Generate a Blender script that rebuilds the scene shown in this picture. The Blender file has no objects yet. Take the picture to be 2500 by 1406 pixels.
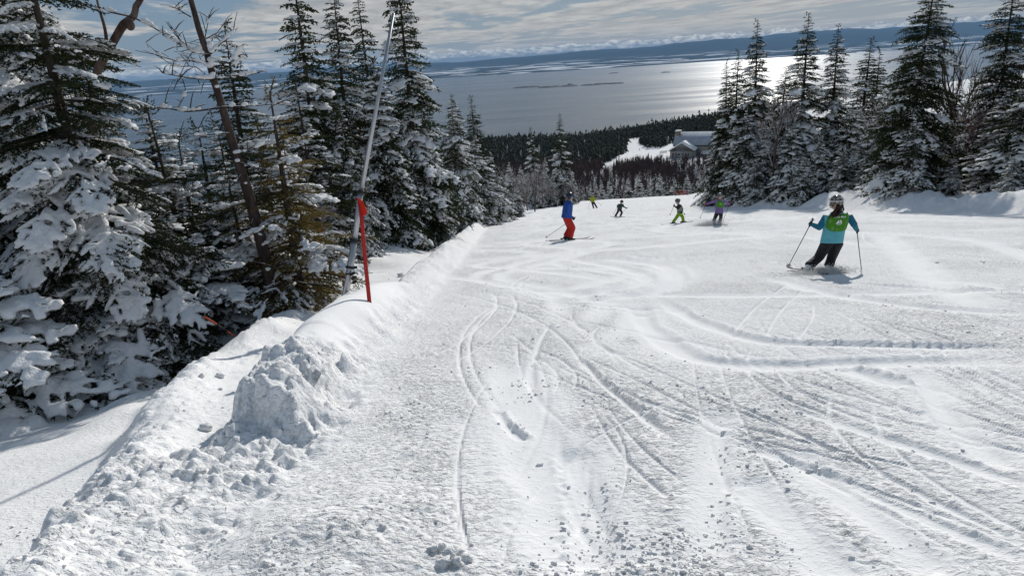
import bpy, bmesh, math, random
import numpy as np
from mathutils import Vector, Matrix
R_ = math.radians
scene = bpy.context.scene
COL = scene.collection

# ------------------------------------------------------------------ camera
F_PX, PITCH, ROLL, CAM_H = 1720.0, R_(18.0), R_(3.5), 1.6
cam_d = bpy.data.cameras.new('camera'); cam = bpy.data.objects.new('camera', cam_d); COL.objects.link(cam)
cam_d.sensor_width = 36.0; cam_d.lens = 36.0 * F_PX / 2500.0
cam_d.clip_start = 0.05; cam_d.clip_end = 200000.0
fw = np.array([0, math.cos(PITCH), -math.sin(PITCH)]); up0 = np.array([0, math.sin(PITCH), math.cos(PITCH)])
rt = np.array([1., 0, 0]) * math.cos(ROLL) - up0 * math.sin(ROLL)
up = up0 * math.cos(ROLL) + np.array([1., 0, 0]) * math.sin(ROLL)
CAM = np.array([0, 0, CAM_H])
cam.matrix_world = Matrix(((rt[0], up[0], -fw[0], 0), (rt[1], up[1], -fw[1], 0), (rt[2], up[2], -fw[2], CAM_H), (0, 0, 0, 1)))
scene.camera = cam

# ------------------------------------------------------------------ sun, sky, exposure
SUN_AZ, SUN_EL = R_(20.0), R_(26.0)          # azimuth to the right of +Y
sd = bpy.data.lights.new('sun', 'SUN'); sd.energy = 4.3; sd.angle = R_(0.6); sd.color = (1.0, 0.955, 0.885)
sun = bpy.data.objects.new('sun', sd); COL.objects.link(sun)
sv = Vector((math.sin(SUN_AZ) * math.cos(SUN_EL), math.cos(SUN_AZ) * math.cos(SUN_EL), math.sin(SUN_EL)))
sun.rotation_euler = sv.to_track_quat('Z', 'Y').to_euler()
sun.location = (30, 60, 60)
scene.view_settings.view_transform = 'Standard'; scene.view_settings.look = 'None'
scene.view_settings.exposure = -0.25; scene.view_settings.gamma = 1.0
scene.view_settings.use_curve_mapping = False
cy = scene.cycles
cy.use_denoising = True; cy.max_bounces = 6; cy.diffuse_bounces = 3; cy.glossy_bounces = 2
cy.transmission_bounces = 3; cy.transparent_max_bounces = 6; cy.volume_bounces = 0
cy.caustics_reflective = False; cy.caustics_refractive = False; cy.sample_clamp_indirect = 4.0
cy.use_adaptive_sampling = True; cy.adaptive_threshold = 0.02


class NT:
    """tiny node-graph helper"""
    def __init__(s, tree): s.t = tree; s.n = tree.nodes; s.l = tree.links
    def new(s, typ, **kw):
        n = s.n.new(typ)
        for k, v in kw.items():
            if k.startswith('i_'):
                key = k[2:]; key = int(key) if key.isdigit() else key.replace('_', ' ')
                s.set(n.inputs[key], v)
            else: setattr(n, k, v)
        return n
    def set(s, inp, v):
        if isinstance(v, bpy.types.NodeSocket): s.l.new(v, inp)
        else: inp.default_value = v
    def math(s, op, a, b=None, c=None, clamp=False):
        n = s.n.new('ShaderNodeMath'); n.operation = op; n.use_clamp = clamp
        s.set(n.inputs[0], a)
        if b is not None: s.set(n.inputs[1], b)
        if c is not None: s.set(n.inputs[2], c)
        return n.outputs[0]
    def mix(s, f, a, b):
        n = s.n.new('ShaderNodeMix'); n.data_type = 'RGBA'
        s.set(n.inputs[0], f); s.set(n.inputs[6], a); s.set(n.inputs[7], b)
        return n.outputs[2]
    def ramp(s, f, lo, hi, smooth=True):
        n = s.n.new('ShaderNodeMapRange'); n.clamp = True
        if smooth: n.interpolation_type = 'SMOOTHSTEP'
        s.set(n.inputs[0], f); s.set(n.inputs[1], lo); s.set(n.inputs[2], hi)
        return n.outputs[0]
    def noise(s, vec, scale, detail=4, rough=0.55, dist=0.0, dim='3D'):
        n = s.n.new('ShaderNodeTexNoise'); n.noise_dimensions = dim
        if vec is not None: s.l.new(vec, n.inputs['Vector'])
        n.inputs['Scale'].default_value = scale; n.inputs['Detail'].default_value = detail
        n.inputs['Roughness'].default_value = rough; n.inputs['Distortion'].default_value = dist
        return n.outputs['Fac']
    def xyz(s, a, b, c):
        n = s.n.new('ShaderNodeCombineXYZ'); s.set(n.inputs[0], a); s.set(n.inputs[1], b); s.set(n.inputs[2], c)
        return n.outputs[0]


world = bpy.data.worlds.new('World'); scene.world = world; world.use_nodes = True
w = NT(world.node_tree); w.n.clear()
sky = w.new('ShaderNodeTexSky', sky_type='NISHITA', sun_disc=False)
sky.sun_elevation = SUN_EL; sky.sun_rotation = SUN_AZ; sky.altitude = 700; sky.air_density = 1.0; sky.dust_density = 0.6
tc = w.new('ShaderNodeTexCoord')
sp = w.new('ShaderNodeSeparateXYZ', i_0=tc.outputs['Generated'])
dx, dy, dz = sp.outputs
el = w.math('ARCSINE', dz)                                    # elevation, radians
den = w.math('MAXIMUM', w.math('ADD', dz, 0.012), 0.012)
px = w.math('DIVIDE', dx, den); py = w.math('DIVIDE', dy, den)
# cloud sheet seen on a plane high above; slight shear so that the streaks run a little askew
pv = w.xyz(w.math('ADD', w.math('MULTIPLY', px, 0.95), w.math('MULTIPLY', py, 0.16)), w.math('SUBTRACT', w.math('MULTIPLY', py, 0.42), w.math('MULTIPLY', px, 0.12)), 3.7)
n1 = w.noise(pv, 0.40, 5, 0.6, 0.25)
n2 = w.noise(pv, 1.8, 4, 0.6, 0.3)
n3 = w.noise(pv, 0.12, 2, 0.5)
cov = w.math('ADD', w.math('MULTIPLY', n1, 0.72), w.math('ADD', w.math('MULTIPLY', n2, 0.16), w.math('MULTIPLY', n3, 0.22)))
cl = w.ramp(cov, 0.515, 0.59)
lit = w.ramp(n2, 0.3, 0.72)
warm = w.ramp(el, 0.12, 0.01)
cloud_c = w.mix(lit, (3.8, 4.05, 4.3, 1), (7.4, 7.35, 7.1, 1))
cloud_c = w.mix(w.math('MULTIPLY', warm, 0.45), cloud_c, (6.9, 6.4, 5.6, 1))
gap = w.mix(0.85, sky.outputs[0], (1.7, 2.6, 3.8, 1))
col = w.mix(w.math('MULTIPLY', cl, 0.93), gap, cloud_c)
# low bank of cumulus all round the horizon
az = w.math('ARCTAN2', dx, dy)
bv = w.xyz(w.math('MULTIPLY', az, 22.0), w.math('MULTIPLY', el, 60.0), 0.0)
b1 = w.noise(bv, 1.6, 5, 0.62, 0.2)
edge = w.math('ADD', 0.0135, w.math('MULTIPLY', w.math('SUBTRACT', b1, 0.5), 0.022))
bank = w.ramp(w.math('SUBTRACT', edge, el), -0.0005, 0.0012)
b2 = w.noise(bv, 4.5, 4, 0.6, 0.4)
blow = w.ramp(w.math('SUBTRACT', edge, el), 0.004, 0.0115)
bc = w.mix(w.ramp(b2, 0.35, 0.62), (3.6, 3.8, 4.0, 1), (10.5, 10.2, 9.4, 1))
bc = w.mix(blow, bc, (2.0, 2.6, 3.4, 1))
col = w.mix(w.math('MULTIPLY', bank, 0.9), col, bc)
bg = w.new('ShaderNodeBackground', i_Color=col, i_Strength=0.1)
wo = w.new('ShaderNodeOutputWorld'); w.l.new(bg.outputs[0], wo.inputs[0])

# ------------------------------------------------------------------ numpy helpers
def hash2(ix, iy, seed):
    h = (ix.astype(np.int64) * 374761393 + iy.astype(np.int64) * 668265263 + seed * 974634777) & 0xFFFFFFFF
    h = ((h ^ (h >> 13)) * 1274126177) & 0xFFFFFFFF
    h = ((h ^ (h >> 16)) * 2246822519) & 0xFFFFFFFF
    return (h ^ (h >> 15)) & 0xFFFFFF
def pn(x, y, seed=0):
    """gradient noise, about -0.7..0.7"""
    x = np.asarray(x, float); y = np.asarray(y, float)
    ix = np.floor(x); iy = np.floor(y); fx = x - ix; fy = y - iy
    u = fx * fx * fx * (fx * (fx * 6 - 15) + 10); v = fy * fy * fy * (fy * (fy * 6 - 15) + 10)
    def g(ox, oy):
        a = hash2(ix + ox, iy + oy, seed) * (2 * math.pi / 0x1000000)
        return np.cos(a) * (fx - ox) + np.sin(a) * (fy - oy)
    a = g(0, 0); b = g(1, 0); c = g(0, 1); d = g(1, 1)
    return (a + u * (b - a)) + v * ((c + u * (d - c)) - (a + u * (b - a)))
def fbm(x, y, octv, seed=0, gain=0.5, lac=2.03):
    s = 0.0; a = 1.0
    for i in range(octv):
        s = s + a * pn(x, y, seed + i * 17); x = x * lac + 5.3; y = y * lac - 3.1; a *= gain
    return s
def lumps(x, y, cell, seed, keep=0.6):
    """rounded clods: height 0..1"""
    X = x / cell; Y = y / cell
    ix = np.floor(X); iy = np.floor(Y); out = np.zeros_like(X)
    for ox in (-1, 0, 1):
        for oy in (-1, 0, 1):
            a = hash2(ix + ox, iy + oy, seed) / 0x1000000; b = hash2(ix + ox, iy + oy, seed + 7) / 0x1000000
            c = hash2(ix + ox, iy + oy, seed + 13) / 0x1000000
            r = 0.22 + 0.42 * c
            d2 = ((X - ix - ox - a) ** 2 + ((Y - iy - oy - b) * (0.75 + 0.6 * a)) ** 2) / (r * r)
            out = np.maximum(out, np.where(c * 0.999 + (a - c) * 0.5 < keep, np.sqrt(np.clip(1 - d2, 0, 1)) * (0.35 + c), 0))
    return out
def sst(a, b, t):
    t = np.clip((np.asarray(t, float) - a) / (b - a), 0, 1); return t * t * (3 - 2 * t)

def mesh_np(name, V, F, mats=(), smooth=True, midx=None):
    V = np.asarray(V, dtype=np.float32); me = bpy.data.meshes.new(name)
    if not isinstance(F, (list, tuple)): F = [F]
    F = [np.asarray(f, dtype=np.int32) for f in F if len(f)]
    me.vertices.add(len(V)); me.vertices.foreach_set('co', V.ravel())
    nl = sum(f.size for f in F); npoly = sum(len(f) for f in F)
    me.loops.add(nl); me.polygons.add(npoly)
    me.loops.foreach_set('vertex_index', np.concatenate([f.ravel() for f in F]))
    tot = np.concatenate([np.full(len(f), f.shape[1], np.int32) for f in F])
    st = np.concatenate([[0], np.cumsum(tot)[:-1]]).astype(np.int32)
    me.polygons.foreach_set('loop_start', st)
    if smooth: me.polygons.foreach_set('use_smooth', np.ones(npoly, bool))
    for m in mats: me.materials.append(m)
    if midx is not None: me.polygons.foreach_set('material_index', np.asarray(midx, np.int32))
    me.update(calc_edges=True); me.validate()
    return me

def link(name, me, parent=None, loc=None, **props):
    o = bpy.data.objects.new(name, me); COL.objects.link(o)
    if parent is not None: o.parent = parent
    if loc is not None: o.location = loc
    for k, v in props.items(): o[k] = v
    return o
def thing(name, label, category, loc=(0, 0, 0), rotz=0.0, group=None):
    o = bpy.data.objects.new(name, None); COL.objects.link(o); o.empty_display_size = 0.2
    o.location = loc; o.rotation_euler = (0, 0, rotz)
    o['label'] = label; o['category'] = category
    if group: o['group'] = group
    return o
def tag(o, label, category, group=None):
    o['label'] = label; o['category'] = category
    if group: o['group'] = group
    return o

class Geo:
    """accumulates vertices and faces"""
    def __init__(s): s.v = []; s.t = []; s.q = []; s.n = 0
    def add(s, V, T=None, Q=None):
        V = np.asarray(V, float)
        if T is not None and len(T): s.t.append(np.asarray(T) + s.n)
        if Q is not None and len(Q): s.q.append(np.asarray(Q) + s.n)
        s.v.append(V); s.n += len(V)
    def arr(s):
        V = np.concatenate(s.v) if s.v else np.zeros((0, 3))
        T = np.concatenate(s.t) if s.t else np.zeros((0, 3), int)
        Q = np.concatenate(s.q) if s.q else np.zeros((0, 4), int)
        return V, T, Q
    def mesh(s, name, mats, smooth=True):
        V, T, Q = s.arr(); return mesh_np(name, V, [T, Q], mats, smooth)

def frame(d):
    d = d / (np.linalg.norm(d) + 1e-9)
    a = np.array([0, 0, 1.]) if abs(d[2]) < 0.9 else np.array([1., 0, 0])
    u = np.cross(a, d); u /= np.linalg.norm(u); v = np.cross(d, u)
    return u, v
def tube(g, P, Rr, sides=6, cap=True, flat=1.0):
    """tube through points P with radii Rr; rounded off by end caps"""
    P = np.asarray(P, float); n = len(P); Rr = np.broadcast_to(np.asarray(Rr, float), (n,))
    ang = np.arange(sides) * 2 * math.pi / sides; rings = []
    u = None
    for i in range(n):
        d = P[min(i + 1, n - 1)] - P[max(i - 1, 0)]
        if u is None: u, v = frame(d)
        else:
            d = d / (np.linalg.norm(d) + 1e-9); u = u - d * (u @ d); u /= np.linalg.norm(u) + 1e-9; v = np.cross(d, u)
        rings.append(P[i] + Rr[i] * (np.cos(ang)[:, None] * u + np.sin(ang)[:, None] * v * flat))
    V = np.concatenate(rings); Q = []; T = []
    for i in range(n - 1):
        for k in range(sides):
            a = i * sides + k; b = i * sides + (k + 1) % sides
            Q.append((a, b, b + sides, a + sides))
    if cap:
        V = np.vstack([V, P[0], P[-1]]); c0 = n * sides; c1 = c0 + 1
        for k in range(sides):
            T.append((c0, (k + 1) % sides, k)); T.append((c1, (n - 1) * sides + k, (n - 1) * sides + (k + 1) % sides))
    g.add(V, T, Q)
def capsule(g, p0, p1, r0, r1, sides=10):
    p0 = np.asarray(p0, float); p1 = np.asarray(p1, float); d = p1 - p0; L = np.linalg.norm(d) + 1e-9; d = d / L
    P = [p0 - d * r0 * .97, p0 - d * r0 * .7, p0, p0 * .5 + p1 * .5, p1, p1 + d * r1 * .7, p1 + d * r1 * .97]
    tube(g, P, [r0 * .25, r0 * .71, r0, (r0 + r1) / 2, r1, r1 * .71, r1 * .25], sides)
def box(g, c, s, rot=None):
    c = np.asarray(c, float); s = np.asarray(s, float) / 2
    V = np.array([[x, y, z] for x in (-1, 1) for y in (-1, 1) for z in (-1, 1)], float) * s
    if rot is not None: V = V @ np.asarray(rot).T
    g.add(V + c, Q=[(0, 1, 3, 2), (4, 6, 7, 5), (0, 4, 5, 1), (2, 3, 7, 6), (0, 2, 6, 4), (1, 5, 7, 3)])
def ico():
    bm = bmesh.new(); bmesh.ops.create_icosphere(bm, subdivisions=1, radius=1.0)
    V = np.array([v.co[:] for v in bm.verts]); T = np.array([[v.index for v in f.verts] for f in bm.faces]); bm.free()
    return V, T
def ico2():
    bm = bmesh.new(); bmesh.ops.create_icosphere(bm, subdivisions=2, radius=1.0)
    V = np.array([v.co[:] for v in bm.verts]); T = np.array([[v.index for v in f.verts] for f in bm.faces]); bm.free()
    return V, T
def ellipsoid(g, c, r, axes=None, n=(8, 12)):
    la = np.linspace(-math.pi / 2, math.pi / 2, n[0] + 1)[1:-1]; lo = np.arange(n[1]) * 2 * math.pi / n[1]
    V = [[0, 0, -1]] + [[math.cos(a) * math.cos(b), math.cos(a) * math.sin(b), math.sin(a)] for a in la for b in lo] + [[0, 0, 1]]
    V = np.array(V) * np.asarray(r, float); m = n[1]; k = len(la); T = []; Q = []
    for j in range(m):
        T.append((0, 1 + (j + 1) % m, 1 + j)); T.append((1 + k * m, 1 + (k - 1) * m + j, 1 + (k - 1) * m + (j + 1) % m))
        for i in range(k - 1): Q.append((1 + i * m + j, 1 + i * m + (j + 1) % m, 1 + (i + 1) * m + (j + 1) % m, 1 + (i + 1) * m + j))
    if axes is not None: V = V @ np.asarray(axes, float)
    g.add(V + np.asarray(c, float), T, Q)

def remesh(V, T, Q, voxel, smooth_it=3, ratio=1.0, fac=0.5):
    """fuse overlapping closed shapes into one continuous surface"""
    me = mesh_np('tmp', V, [T, Q]); o = bpy.data.objects.new('tmp', me); COL.objects.link(o)
    m = o.modifiers.new('r', 'REMESH'); m.mode = 'VOXEL'; m.voxel_size = voxel
    if smooth_it: s = o.modifiers.new('s', 'SMOOTH'); s.factor = fac; s.iterations = smooth_it
    if ratio < 1: d = o.modifiers.new('d', 'DECIMATE'); d.ratio = ratio
    dg = bpy.context.evaluated_depsgraph_get(); ev = o.evaluated_get(dg); em = ev.to_mesh()
    em.calc_loop_triangles()
    VV = np.empty(len(em.vertices) * 3, np.float32); em.vertices.foreach_get('co', VV)
    TT = np.empty(len(em.loop_triangles) * 3, np.int32); em.loop_triangles.foreach_get('vertices', TT)
    ev.to_mesh_clear(); bpy.data.objects.remove(o); bpy.data.meshes.remove(me)
    return VV.reshape(-1, 3).astype(float), TT.reshape(-1, 3)
def remesh_geo(g, name, mats, voxel, smooth_it=3, ratio=1.0, fac=0.5):
    V, T, Q = g.arr(); V, T = remesh(V, T, Q, voxel, smooth_it, ratio, fac); return mesh_np(name, V, T, mats)

# ------------------------------------------------------------------ materials
def mat(name, color=(0.5, 0.5, 0.5), rough=0.6, spec=0.3, metal=0.0, coat=0.0):
    m = bpy.data.materials.new(name); m.use_nodes = True; t = NT(m.node_tree); b = t.n['Principled BSDF']
    b.inputs['Base Color'].default_value = (*color, 1); b.inputs['Roughness'].default_value = rough
    b.inputs['Specular IOR Level'].default_value = spec; b.inputs['Metallic'].default_value = metal
    b.inputs['Coat Weight'].default_value = coat
    return m, t, b
def cloth(name, c1, c2=None, scale=18, amt=0.35, rough=0.7, bump=0.6):
    m, t, b = mat(name, c1, rough, 0.25)
    o = t.new('ShaderNodeTexCoord').outputs['Object']
    n = t.noise(o, scale, 5, 0.6)
    c2 = c2 or tuple(x * 0.7 for x in c1)
    t.set(b.inputs['Base Color'], t.mix(t.math('MULTIPLY', t.ramp(n, 0.35, 0.7), amt), (*c1, 1), (*c2, 1)))
    bp = t.new('ShaderNodeBump', i_Height=n); bp.inputs['Strength'].default_value = bump; bp.inputs['Distance'].default_value = 0.04
    t.l.new(bp.outputs[0], b.inputs['Normal']); return m

def snow_mat(name, big=False, tree=False):
    m, t, b = mat(name, (0.9, 0.905, 0.915), 0.95, 0.02)
    g = t.new('ShaderNodeNewGeometry').outputs['Position'] if big else t.new('ShaderNodeTexCoord').outputs['Object']
    nb = t.noise(g, 1.3 if big else 6.0, 3, 0.6)
    t.set(b.inputs['Base Color'], t.mix(t.ramp(nb, 0.3, 0.7), (0.86, 0.86, 0.86, 1), (0.905, 0.90, 0.895, 1)))
    if big:
        mp = t.new('ShaderNodeMapping', i_Vector=g); mp.inputs['Scale'].default_value = (1.0, 0.55, 1.0)
        a = t.noise(mp.outputs[0], 7.0, 5, 0.68, 0.25)
        mq = t.new('ShaderNodeMapping', i_Vector=g); mq.inputs['Scale'].default_value = (0.8, 1.1, 1.0)
        c = t.noise(mq.outputs[0], 30.0, 4, 0.62)
        gr = t.new('ShaderNodeAttribute', attribute_name='grain').outputs['Fac']
        fleck = t.math('MULTIPLY', t.ramp(c, 0.44, 0.74), t.math('ADD', 0.03, t.math('MULTIPLY', gr, 0.46)))
        a2 = t.noise(mp.outputs[0], 2.4, 4, 0.62, 0.3)
        hgt = t.math('ADD', t.math('ADD', t.math('MULTIPLY', a, t.math('ADD', 0.10, t.math('MULTIPLY', gr, 0.55))), t.math('MULTIPLY', t.math('SUBTRACT', a2, 0.40), t.math('MULTIPLY', gr, 1.3))), fleck)
        bp = t.new('ShaderNodeBump', i_Height=hgt); bp.inputs['Strength'].default_value = 0.82; bp.inputs['Distance'].default_value = 0.06
    else:
        a = t.math('ADD', t.noise(g, 16.0, 5, 0.7), t.math('MULTIPLY', t.noise(g, 60.0, 2, 0.6), 0.35))
        bp = t.new('ShaderNodeBump', i_Height=a); bp.inputs['Strength'].default_value = 0.8; bp.inputs['Distance'].default_value = 0.045
    t.l.new(bp.outputs[0], b.inputs['Normal'])
    return m
M_SNOW = snow_mat('packed_snow', big=True)
M_TSNOW = snow_mat('tree_snow')

def needle_mat(name, c1, c2, trans=0.25):
    m = bpy.data.materials.new(name); m.use_nodes = True; t = NT(m.node_tree); t.n.clear()
    o = t.new('ShaderNodeNewGeometry').outputs['Position']
    n = t.noise(o, 2.2, 4, 0.7)
    c = t.mix(t.ramp(n, 0.3, 0.7), (*c1, 1), (*c2, 1))
    d = t.new('ShaderNodeBsdfDiffuse', i_Color=c); tr = t.new('ShaderNodeBsdfTranslucent', i_Color=c)
    mx = t.new('ShaderNodeMixShader'); mx.inputs[0].default_value = trans
    t.l.new(d.outputs[0], mx.inputs[1]); t.l.new(tr.outputs[0], mx.inputs[2])
    out = t.new('ShaderNodeOutputMaterial'); t.l.new(mx.outputs[0], out.inputs[0]); return m
M_NEEDLE = needle_mat('fir_needles', (0.018, 0.032, 0.018), (0.052, 0.062, 0.026), 0.3)
M_OLIVE = needle_mat('olive_needles', (0.09, 0.08, 0.024), (0.19, 0.14, 0.05), 0.5)

def bark_mat(name, c1, c2, snow=0.0, scale=9.0):
    m, t, b = mat(name, c1, 0.85, 0.1)
    o = t.new('ShaderNodeTexCoord').outputs['Object']
    mp = t.new('ShaderNodeMapping', i_Vector=o); mp.inputs['Scale'].default_value = (1, 1, 0.25)
    n = t.noise(mp.outputs[0], scale, 5, 0.65)
    c = t.mix(t.ramp(n, 0.3, 0.68), (*c1, 1), (*c2, 1))
    if snow > 0:
        nz = t.new('ShaderNodeSeparateXYZ', i_0=t.new('ShaderNodeNewGeometry').outputs['Normal']).outputs[2]
        nn = t.noise(o, 3.0, 3, 0.6)
        f = t.ramp(t.math('ADD', nz, t.math('MULTIPLY', nn, 0.9)), 1.25 - snow, 1.4 - snow)
        c = t.mix(f, c, (0.88, 0.89, 0.9, 1))
    t.set(b.inputs['Base Color'], c)
    bp = t.new('ShaderNodeBump', i_Height=n); bp.inputs['Strength'].default_value = 0.6; bp.inputs['Distance'].default_value = 0.03
    t.l.new(bp.outputs[0], b.inputs['Normal']); return m
M_BARK = bark_mat('fir_bark', (0.035, 0.028, 0.022), (0.085, 0.07, 0.057))
M_TWIG = bark_mat('snowy_twig_bark', (0.075, 0.052, 0.045), (0.12, 0.085, 0.075), snow=0.55)
M_BARE = bark_mat('bare_twig_bark', (0.045, 0.03, 0.03), (0.085, 0.058, 0.056), snow=0.0)
M_RED = bark_mat('reddish_twig_bark', (0.11, 0.05, 0.04), (0.17, 0.085, 0.07), snow=0.35)
M_LOGBARK = bark_mat('peeling_bark', (0.05, 0.026, 0.02), (0.17, 0.13, 0.11), scale=7)
M_FAR = bark_mat('far_conifer', (0.012, 0.02, 0.017), (0.03, 0.038, 0.028), snow=0.0)
M_FARSNOW = bark_mat('far_snowy_conifer', (0.015, 0.024, 0.018), (0.035, 0.04, 0.03), snow=0.7)

# ------------------------------------------------------------------ terrain shape
PROF = np.array([(-60, 11.7), (0, 0), (60, -11.7), (100, -19.15), (140, -26.4), (152, -29.2), (165, -34), (215, -54.5), (260, -56.5), (300, -58.5),
                 (413, -64.5), (700, -84.5), (900, -104), (1100, -136), (3000, -455), (6000, -480), (90000, -480)], float)
RIM = np.array([(-10, 0.5), (1.5, 0.55), (2.5, 0.75), (3.8, 1.25), (6, 1.95), (7.7, 2.25), (11, 2.35), (15, 3.0), (19, 3.7), (29, 4.6), (40, 4.0), (60, 2.6), (150, 2.0)], float)
BERM = np.array([(-10, 0.08), (3.4, 0.09), (4.15, 0.11), (4.38, 0.40), (5.3, 0.44), (6.0, 0.38), (6.6, 0.40), (8.2, 0.46), (10.5, 0.42), (12, 0.27), (15, 0.27), (20, 0.36), (24, 0.34), (40, 0.42), (70, 0.5), (110, 0.8), (150, 0.9)], float)
def xl(y): return -1.42 + 0.00135 * np.maximum(0, y - 40) ** 2 + 0.10 * pn(y * 0.35, y * 0 + 3.3, 5) + 0.05 * pn(y * 1.3, y * 0 + 1.3, 9)
def xr(y): return 18.6 + 0.22 * np.maximum(0, y - 62) + 0.8 * pn(y * 0.09, y * 0 + 8.1, 6)
def base(x, y):
    k = np.where(y > 90, 5.0, 0.0)
    b = (np.interp(y - k, PROF[:, 0], PROF[:, 1]) + np.interp(y, PROF[:, 0], PROF[:, 1]) + np.interp(y + k, PROF[:, 0], PROF[:, 1])) / 3
    far = sst(480, 900, y) * (1 - sst(2000, 3000, y))
    b = b + far * (0.10 * np.clip(x - 90, 0, 500) + 0.045 * np.clip(90 - x, 0, 160))
    b = b - sst(50, 160, y) * 0.30 * np.clip(-25 - 0.02 * y - x, 0, 260)
    return b
def smooth_mound(y): return sst(6.1, 6.7, y) * (1 - sst(10.6, 12.2, y))
def shape(x, y):
    x = np.asarray(x, float); y = np.asarray(y, float)
    z = base(x, y)
    wl = 1 - sst(150, 185, y)
    s = xl(y) - x; so = np.interp(y, RIM[:, 0], RIM[:, 1]); hb = np.interp(y - np.where(y < 7, 0.75 * np.clip(s - 0.1, 0, 1.0), 0), BERM[:, 0], BERM[:, 1]); sm = smooth_mound(y)
    wb = 0.66 + 0.16 * sm + 0.26 * sm * sst(7, 10, y)
    bump = sst(-0.05, 0.5 + 0.15 * sm, s) * (1 - sst(wb, wb + 0.22 + 0.3 * sm + 0.3 * sst(12, 16, y), s))
    z = z + wl * hb * bump * (1 + 0.25 * (1 - sm) * pn(x * 0.9, y * 0.7, 31))
    z = z - wl * np.interp(y, [0, 3.5, 5, 12, 20], [0.04, 0.06, 0.12, 0.12, 0.07]) * sst(0.7, 1.05, s)
    z = z + wl * 0.20 * np.exp(-((s - so + 0.15) / 0.26) ** 2) * (0.6 + pn(x * 1.1, y * 0.8, 77))
    drop = np.interp(y, [0, 4, 6, 9, 20, 40], [0.42, 0.42, 0.45, 0.62, 1.0, 1.3])
    dw = np.interp(y, [0, 5, 9, 20], [0.5, 0.55, 1.0, 2.2]); fl = np.interp(y, [0, 6, 12], [0.02, 0.05, 0.13])
    z = z - wl * drop * sst(so, so + dw, s) - wl * fl * np.clip(s - so - dw, 0, 60)
    # second heap behind the pipe
    z = z + wl * 0.55 * np.exp(-((x + 4.6) / 1.5) ** 2 - ((y - 23) / 3.5) ** 2)
    r = x - xr(y); wr = 1 - sst(112, 135, y)
    z = z + wr * (0.72 + 0.6 * pn(y * 0.14, y * 0 + .7, 41)) * sst(-0.2, 2.2, r) - wr * 0.35 * sst(2.4, 4.8, r) + wr * 0.05 * np.clip(r - 4, 0, 30)
    near = (1 - sst(150, 230, y))
    z = z + near * 0.10 * fbm(x * 0.13, y * 0.09, 2, 51)
    z = z + (1 - near) * 2.5 * fbm(x * 0.013, y * 0.013, 3, 52)
    z = z + near * sst(0.5, 3, s) * 0.25 * fbm(x * 0.5, y * 0.5, 3, 61) * sst(4, 9, y + 0 * x) + near * wr * sst(0.2, 1.6, r) * 0.38 * fbm(x * 0.45, y * 0.4, 4, 63)
    return z
def shape1(x, y): return float(shape(np.array([x]), np.array([y]))[0])

def ray(u, v): return fw + rt * (u - 1250) / F_PX - up * (v - 703) / F_PX
def at_depth(u, v, Y):
    d = ray(u, v); return CAM + d * (Y / d[1])
def on_ground(u, v, tmax=1200.0):
    d = ray(u, v); t = np.concatenate([np.linspace(1.5, 60, 3000), np.linspace(60.05, tmax, 6000)])
    P = CAM + d * t[:, None]; h = shape(P[:, 0], P[:, 1]); i = np.argmax(P[:, 2] < h)
    return P[i]

# ---- ski tracks, as plan curves: (points, half width, groove depth, ridge height, ridge side)
rng = np.random.default_rng(11)
def plane_hit(u, v):
    d = ray(u, v); t = CAM_H / (-(d[2] + 0.195 * d[1])); return (CAM + d * t)[:2]
TR = []
def tr_px(pts, w, dep, rid, side=1): TR.append((np.array([plane_hit(*p) for p in pts]), w, dep, rid, side))
tr_px([(1545, 715), (1580, 790), (1640, 840), (1720, 872), (1900, 886), (2200, 878), (2600, 885)], 0.17, 0.05, 0.035, 1)
tr_px([(1600, 718), (1700, 775), (1800, 810), (1910, 832), (2200, 838), (2600, 852)], 0.12, 0.05, 0.06, 1)
tr_px([(1370, 628), (1480, 642), (1570, 665), (1560, 690), (1480, 705), (1340, 728)], 0.20, 0.05, 0.05, 1)
tr_px([(1460, 625), (1600, 640), (1650, 665), (1620, 700), (1500, 722), (1320, 738)], 0.24, 0.05, 0.06, 1)
tr_px([(1250, 742), (1400, 745), (1640, 766)], 0.06, 0.03, 0.03, 1)
tr_px([(1280, 735), (1450, 742), (1700, 752)], 0.06, 0.03, 0.03, -1)
tr_px([(1345, 785), (1315, 840), (1298, 900), (1300, 960)], 0.05, 0.03, 0.03, -1)
tr_px([(2225, 880), (2290, 985), (2360, 1060), (2480, 1150)], 0.10, 0.04, 0.03, -1)
tr_px([(2050, 893), (2130, 915), (2240, 940)], 0.11, 0.03, 0.08, 1)
tr_px([(1415, 870), (1470, 935), (1540, 990), (1640, 1075)], 0.06, 0.03, 0.06, 1)
tr_px([(1210, 1000), (1240, 1040), (1285, 1075)], 0.05, 0.03, 0.06, 1)
tr_px([(1760, 985), (1745, 1090), (1738, 1200), (1728, 1420)], 0.09, 0.03, 0.02, 1)
tr_px([(1400, 1090), (1430, 1170), (1450, 1290), (1440, 1420)], 0.12, 0.035, 0.03, -1)
tr_px([(1250, 860), (1270, 980), (1310, 1110), (1400, 1300), (1460, 1430)], 0.25, 0.035, 0.02, -1)
tr_px([(1900, 1080), (2030, 1180), (2180, 1290), (2330, 1430)], 0.10, 0.018, 0.022, 1)
tr_px([(1780, 1150), (1950, 1290), (2080, 1430)], 0.12, 0.018, 0.022, 1)
tr_px([(1750, 1060), (1950, 1130), (2200, 1230), (2560, 1380)], 0.07, 0.018, 0.022, 1)
tr_px([(1900, 980), (2150, 1060), (2560, 1190)], 0.08, 0.018, 0.022, 1)
tr_px([(2140, 560), (2200, 610), (2290, 690), (2420, 760)], 0.20, 0.04, 0.03, 1)
tr_px([(1870, 668), (2000, 705), (2200, 740), (2560, 770)], 0.15, 0.04, 0.05, 1)
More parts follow.
